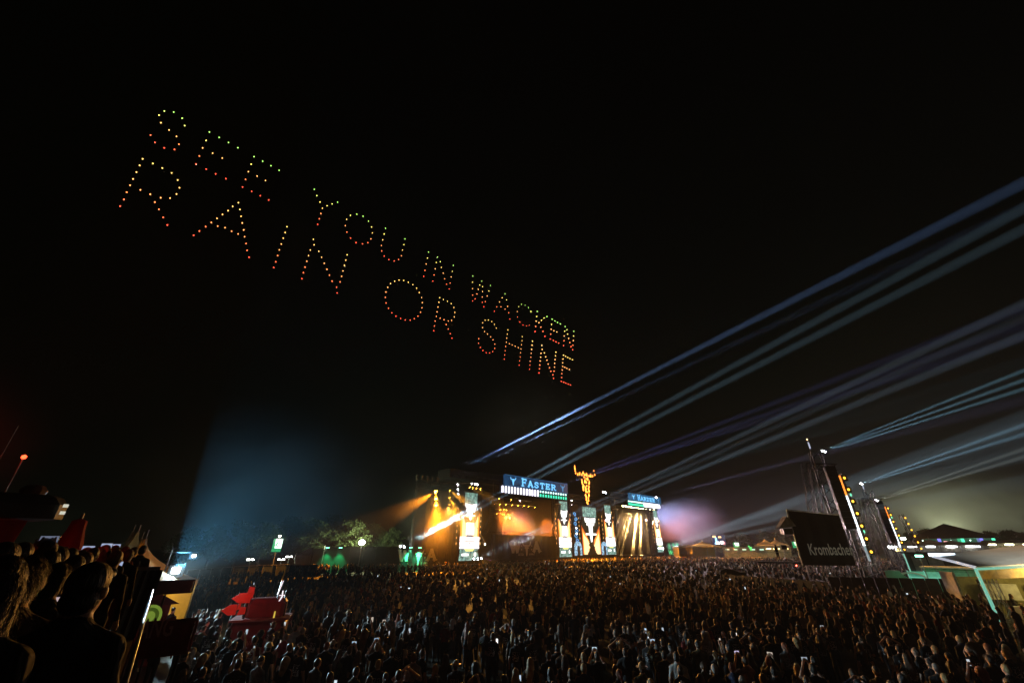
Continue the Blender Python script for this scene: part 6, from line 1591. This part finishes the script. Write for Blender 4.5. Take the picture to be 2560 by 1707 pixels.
def scatter(r0, r1, step):
    n = int(r1 * 1.15 / step)
    for i in range(-n, n):
        for j in range(0, n):
            x = (i + PR.uniform(-.36, .36)) * step; y = (j + PR.uniform(-.36, .36)) * step; r = math.hypot(x, y)
            if not r0 <= r < r1: continue
            s = seen(x, y)
            if s is None or not (-30 < s[0] < 2590 and s[1] < 1745): continue
            if blocked(x, y): continue
            if math.sin(x * .55 + 1.3 * math.sin(y * .31)) * math.sin(y * .47 + 1.1 * math.sin(x * .27)) < -.62 or PR.random() < .08: continue
            cand.append((r, x, y, s))
SPECIAL = [  # column, row of the head top, arms, style, hair, shirt, label
 (622, 1447, 'head_hold', 'short', 'brown', (.55, .62, .02), 'person in a bright yellow vest with hands on the head'),
 (716, 1583, 'down', 'short', 'grey', (.42, .07, .07), 'person in a red shirt right of the red kiosk'),
 (741, 1562, 'down', 'short', 'brown', (.42, .52, .58), 'person in a pale blue hooded top right of the red kiosk'),
 (872, 1526, 'down', 'hat', (.45, .28, .12), (.02, .02, .02), 'person in a broad straw hat seen from behind'),
 (858, 1574, 'down', 'long', 'blond', (.03, .03, .03), 'long blond haired person below the straw hat'),
 (1326, 1644, 'down', 'long', 'blond', BLK, 'orange rimmed long haired head, first of the bottom row'),
 (1371, 1628, 'down', 'short', 'brown', BLK, 'orange rimmed short haired head, second of the bottom row'),
 (1412, 1639, 'down', 'long', 'brown', BLK, 'long haired head, third of the bottom row'),
 (1458, 1631, 'down', 'short', 'blond', BLK, 'fair short haired head, fourth of the bottom row'),
 (1492, 1630, 'phone_high', 'short', 'brown', BLK, 'person filming behind the fair head of the bottom row'),
 (1232, 1582, 'phone_low', 'short', 'brown', BLK, 'person whose big phone screen glares white'),
 (1860, 1640, 'phone_high', 'short', 'brown', (.3, .12, .08), 'person with bare arms filming, phone glowing violet'),
 (445, 1462, 'down', 'short', 'blond', (.75, .78, .76), 'person in a white shirt under the cold floodlight'),
 (490, 1475, 'down', 'short', 'brown', (.72, .76, .78), 'person in a white top right of the cold floodlight'),
 (500, 1462, 'head_hold', 'tail', 'blond', (.5, .5, .5), 'person with arms over the head in the cold light'),
 (1295, 1503, 'down', 'long', 'blond', (.05, .05, .05), 'long fair haired person in the middle of the crowd'),
]
spx = []
for (px, py, arms, st, hr, sh, lab) in SPECIAL:
    p = gz(px, py, 1.76); p.z = 0; spx.append((p.x, p.y))
    o = person(p, facing(p, None, .15), arms, 1., False, st in ('long', 'tail'), .15, st, hr, sh, lab, 'people standing on the field', 1.0, fingers=False)
    if arms.startswith('phone'): phone(o, arms, {1492: 'phone raised behind the fair head of the bottom row', 1232: 'big phone glaring white in the lower middle', 1860: 'violet lit phone held up by bare arms'}[px], arms == 'phone_high', {1232: (1, 1, 1), 1860: (.8, .7, 1), 1492: (.7, .9, 1)}[px], 2.5 if px == 1232 else 1.0)
for c in spx: OBST.append((c, .62))
scatter(9, 46, .93); scatter(46, 82, 1.22); scatter(82, 186, 1.62)
cand.sort(key=lambda c: c[0])
near_p = cand[:284]; rest = cand[284:]
LAND = [(470, 'the dark red board'), (585, 'the floodlit fence'), (760, 'the red kiosk'), (900, 'the black lorry'), (1110, 'the black wall'), (1230, 'the nearest video column'), (1390, 'the first stage'), (1540, 'the widest video column'), (1670, 'the second stage'), (1800, 'the pagoda tents'), (1960, 'the white tent peaks'), (2110, 'the black screen cloth'), (2260, 'the nearer tower'), (2430, 'the green container'), (2700, 'the white canopy')]
STY = [('short', .50), ('long', .2), ('tail', .06), ('bushy', .05), ('cap', .07), ('cap_back', .05), ('hat', .02), ('hood', .05)]
def pick(tbl):
    x = PR.random(); s = 0
    for k, w in tbl:
        s += w
        if x < s: return k
    return tbl[0][0]
SHIRTS = [('black', (.018, .018, .02), .62), ('charcoal', (.05, .05, .055), .16), ('grey', (.22, .22, .22), .06), ('olive', (.10, .10, .05), .05), ('dark red', (.20, .02, .02), .04), ('navy', (.02, .03, .08), .04), ('white', (.6, .6, .58), .03)]
HAIRS = [('brown', .48), ('black', .27), ('blond', .17), ('grey', .04), ('red', .04)]
POSE = [('down', .52), ('crossed', .1), ('phone_high', .035), ('phone_low', .03), ('phone_arm', .015), ('raised', .02), ('hips', .06), ('mug', .1), ('head_hold', .03)]
PW = {'down': 'arms down', 'crossed': 'arms folded', 'phone_high': 'filming overhead', 'phone_low': 'watching a phone', 'phone_arm': 'holding a phone high', 'raised': 'one arm raised', 'hips': 'hands on hips', 'mug': 'one forearm raised', 'head_hold': 'hands on head', 'both_up': 'arms up'}
rec = []
for (r, x, y, s) in near_p:
    st = pick(STY); hr = pick(HAIRS); arms = pick(POSE); shn = pick([(q[0], q[2]) for q in SHIRTS]); sh = [b for a, b, w in SHIRTS if a == shn][0]
    land = [n for lim, n in LAND if s[0] < lim][0]
    band = 'front rows' if r < 15.5 else 'middle rows' if r < 19 else 'farther rows'
    if st in ('cap', 'cap_back'): hd_ = 'dark cap'; hc = (.025, .025, .028)
    elif st == 'hat': hd_ = 'broad pale hat'; hc = (.35, .25, .14)
    elif st == 'hood': hd_ = 'hood up'; hc = sh
    else: hd_ = {'short': 'short ', 'long': 'long ', 'tail': 'ponytailed ', 'bushy': 'bushy '}[st] + hr + ' hair'; hc = hr
    rec.append([x, y, st, hc, arms, shn, sh, '%s, %s top, %s, %s below %s' % (hd_, shn, PW[arms], band, land.replace('the ', '')), s[0]])
groups = {}
for q in rec: groups.setdefault(q[7], []).append(q)
for lab, L in groups.items():
    L.sort(key=lambda q: q[8])
    if len(L) > 1:
        for i, q in enumerate(L): q[7] = lab + ', ' + (('leftmost' if i == 0 else 'rightmost' if i == len(L) - 1 else ords[i])) + ' one'
VAR = [(1.0, False), (1.07, False), (.95, True)]
for q in rec:
    x, y, st, hc, arms, shn, sh, lab, _ = q
    fem = st in ('long', 'tail') and PR.random() < .7
    wide, _f = (.95, True) if fem else PR.choice([(1.0, False), (1.0, False), (1.09, False)])
    sl = shn in ('olive', 'navy', 'charcoal') or st == 'hood'
    o = person((x, y, 0), facing(Vector((x, y, 0))), arms, wide, sl, fem, PR.choice((.0, .25)), st, hc, sh, lab, 'people standing on the field', (.93 if fem else 1.0) * PR.gauss(1.0, .03), .026, False, .024)
    if arms.startswith('phone'):
        w = lab.replace(' hair', '').split(); phone(o, arms, 'lit phone of ' + ' '.join(w[:13]), arms == 'phone_high' and PR.random() < .7, None, PR.uniform(.5, 1.3))
# ---- the rest of the crowd, one mass
CV = []
for arms, fem, st in (('down', 0, 'short'), ('down', 1, 'long'), ('crossed', 0, 'cap'), ('phone_high', 0, 'short'), ('mug', 0, 'short'), ('raised', 0, 'short'), ('hips', 1, 'tail'), ('both_up', 0, 'short'), ('down', 0, 'bushy')):
    P, hd = figure(arms, 1.0, False, female=bool(fem), tilt=.15)
    P = [p for p in P if not (p[5] == SHOE)] + [p[:7] + (.02,) for p in hair_prims(st, hd)]
    CV.append((grow(P, .066, .62), grow(P, .105, .95)))
M_CROWD = mat('crowd_cloth', (.5, .5, .5), .8, var=0)
an = M_CROWD.node_tree.nodes.new('ShaderNodeAttribute'); an.attribute_name = 'tint'; M_CROWD.node_tree.links.new(an.outputs['Color'], M_CROWD.node_tree.nodes['Principled BSDF'].inputs['Base Color'])
wts = [.45, .19, .10, .03, .10, .012, .06, .008, .05]
def mass(name, people, lod, label):
    nrng = np.random.default_rng(5); VV = []; QQ = []; CC = []; base = 0
    vid = nrng.choice(len(CV), len(people), p=wts)
    for v in range(len(CV)):
        idx = np.where(vid == v)[0]
        if not len(idx): continue
        V, Q, ids = CV[v][lod]; n = len(idx)
        P = np.array([[people[i][1], people[i][2]] for i in idx])
        ang = np.array([facing(Vector((people[i][1], people[i][2], 0)), None, .35) for i in idx]); k = nrng.normal(1, .055, n)
        c, s = np.cos(ang), np.sin(ang)
        X = (V[None, :, 0] * c[:, None] - V[None, :, 1] * s[:, None]) * k[:, None] + P[:, 0:1]; Y = (V[None, :, 0] * s[:, None] + V[None, :, 1] * c[:, None]) * k[:, None] + P[:, 1:2]; Z = V[None, :, 2] * k[:, None]
        VV.append(np.stack([X, Y, Z], -1).reshape(-1, 3)); QQ.append((Q[None] + (base + np.arange(n) * len(V))[:, None, None]).reshape(-1, 4)); base += n * len(V)
        pal = np.zeros((n, 5, 4)); pal[..., 3] = 1
        pal[:, SKIN, :3] = np.array((.5, .31, .22)) * nrng.uniform(.75, 1.2, (n, 1))
        sh = np.array([b for a, b, w in SHIRTS]); pal[:, SHIRT, :3] = sh[nrng.choice(len(sh), n, p=np.array([w for a, b, w in SHIRTS]) / sum(w for a, b, w in SHIRTS))]
        pal[:, LEGS, :3] = (.022, .024, .03); hc = np.array([HAIRC[h] for h, w in HAIRS]); pal[:, HAIR, :3] = hc[nrng.choice(len(hc), n, p=[w for h, w in HAIRS])]
        if v == 2: pal[:, HAIR, :3] = .025
        CC.append(pal[:, ids].reshape(-1, 4))
    V = np.concatenate(VV); Q = np.concatenate(QQ); C = np.concatenate(CC)
    me = np_mesh(name, V, Q); at_ = me.attributes.new('tint', 'FLOAT_COLOR', 'FACE'); at_.data.foreach_set('color', C.astype(np.float32).ravel())
    me.materials.append(M_CROWD); o = link(name, me); tag(o, label, 'crowd', kind='stuff')
    return len(Q) * 2
mid = [c for c in rest if c[0] < 46]; farp = [c for c in rest if c[0] >= 46]
n1 = mass('crowd', mid, 0, 'dense dark crowd in the middle distance, heads rimmed by stage light')
n2 = mass('crowd', farp, 1, 'far tightly packed crowd before the stages, lit orange and pink')
print('PEOPLE', len(cand), len(mid), len(farp), 'tris', n1, n2)
# tiny phone screens far out in the crowd
mb = MB(); pc = 0
for c in rest:
    if PR.random() < (.014 if c[0] < 46 else .010):
        z = PR.uniform(1.5, 1.95); a = facing(Vector((c[1], c[2], 0)), None, .4); dx, dy = math.cos(a), math.sin(a); X = c[1] - dy * .4; Y = c[2] + dx * .4; w, h = (.075, .04) if PR.random() < .6 else (.04, .075)
        lo = [(X - dx * w, Y - dy * w, z - h), (X + dx * w, Y + dy * w, z - h), (X + dx * w, Y + dy * w, z + h), (X - dx * w, Y - dy * w, z + h)]
        mb.quadstrip([[(a_ - dy * .008, b_ + dx * .008, c_) for a_, b_, c_ in lo], lo])
mb.build('far_phones', glow('far_phone_screen', (.75, .88, 1), 1.0)); tag(bpy.data.objects['far_phones'], 'tiny lit phone screens scattered through the far crowd', 'phones', kind='stuff')
# operator on the camera riser
p, RZ_ = RISER
person((p.x + .4, p.y + 1.2, RZ_), facing(p, stg(40), .05), 'phone_low', 1.1, True, False, 0., 'cap', (.02, .02, .02), BLK, 'camera operator standing on the riser, a dark silhouette', None, 1.02)
# guests and staff at the bar under the canopy
for i, (lx, ly, arms, lab) in enumerate(((1.6, -1.2, 'down', 'guest at the bar nearest the mint lit post'), (2.6, -1.6, 'mug', 'second guest at the canopy bar, glass in hand'), (4.2, -1.1, 'down', 'guest at the middle of the canopy bar'), (5.6, -1.7, 'crossed', 'guest with folded arms near the right edge'), (2.2, 2.4, 'mug', 'bar worker behind the counter near the mint lit post'), (4.4, 2.6, 'down', 'bar worker behind the middle of the counter'), (6.2, 2.4, 'down', 'bar worker behind the counter at the right edge'))):
    q = cl @ Vector((lx, ly, 0)) + Vector((F1.x, F1.y, 0))
    person(q, PR.uniform(-1, 1) + (0 if ly < 0 else PI), arms, 1., ly > 0, False, 0., ('short', 'long', 'cap')[i % 3], 'brown' if i % 3 < 2 else (.02, .02, .02), ((.3, .12, .05), BLK, (.25, .25, .22))[i % 3], lab, 'people at the canopy bar', 1., .03, False, .026)
bulb_light('bar_amber_lamp', cl @ Vector((3.0, -.8, zf_canopy + .1)) + Vector((F1.x, F1.y, 0)), 900, (1, .5, .08), .15)
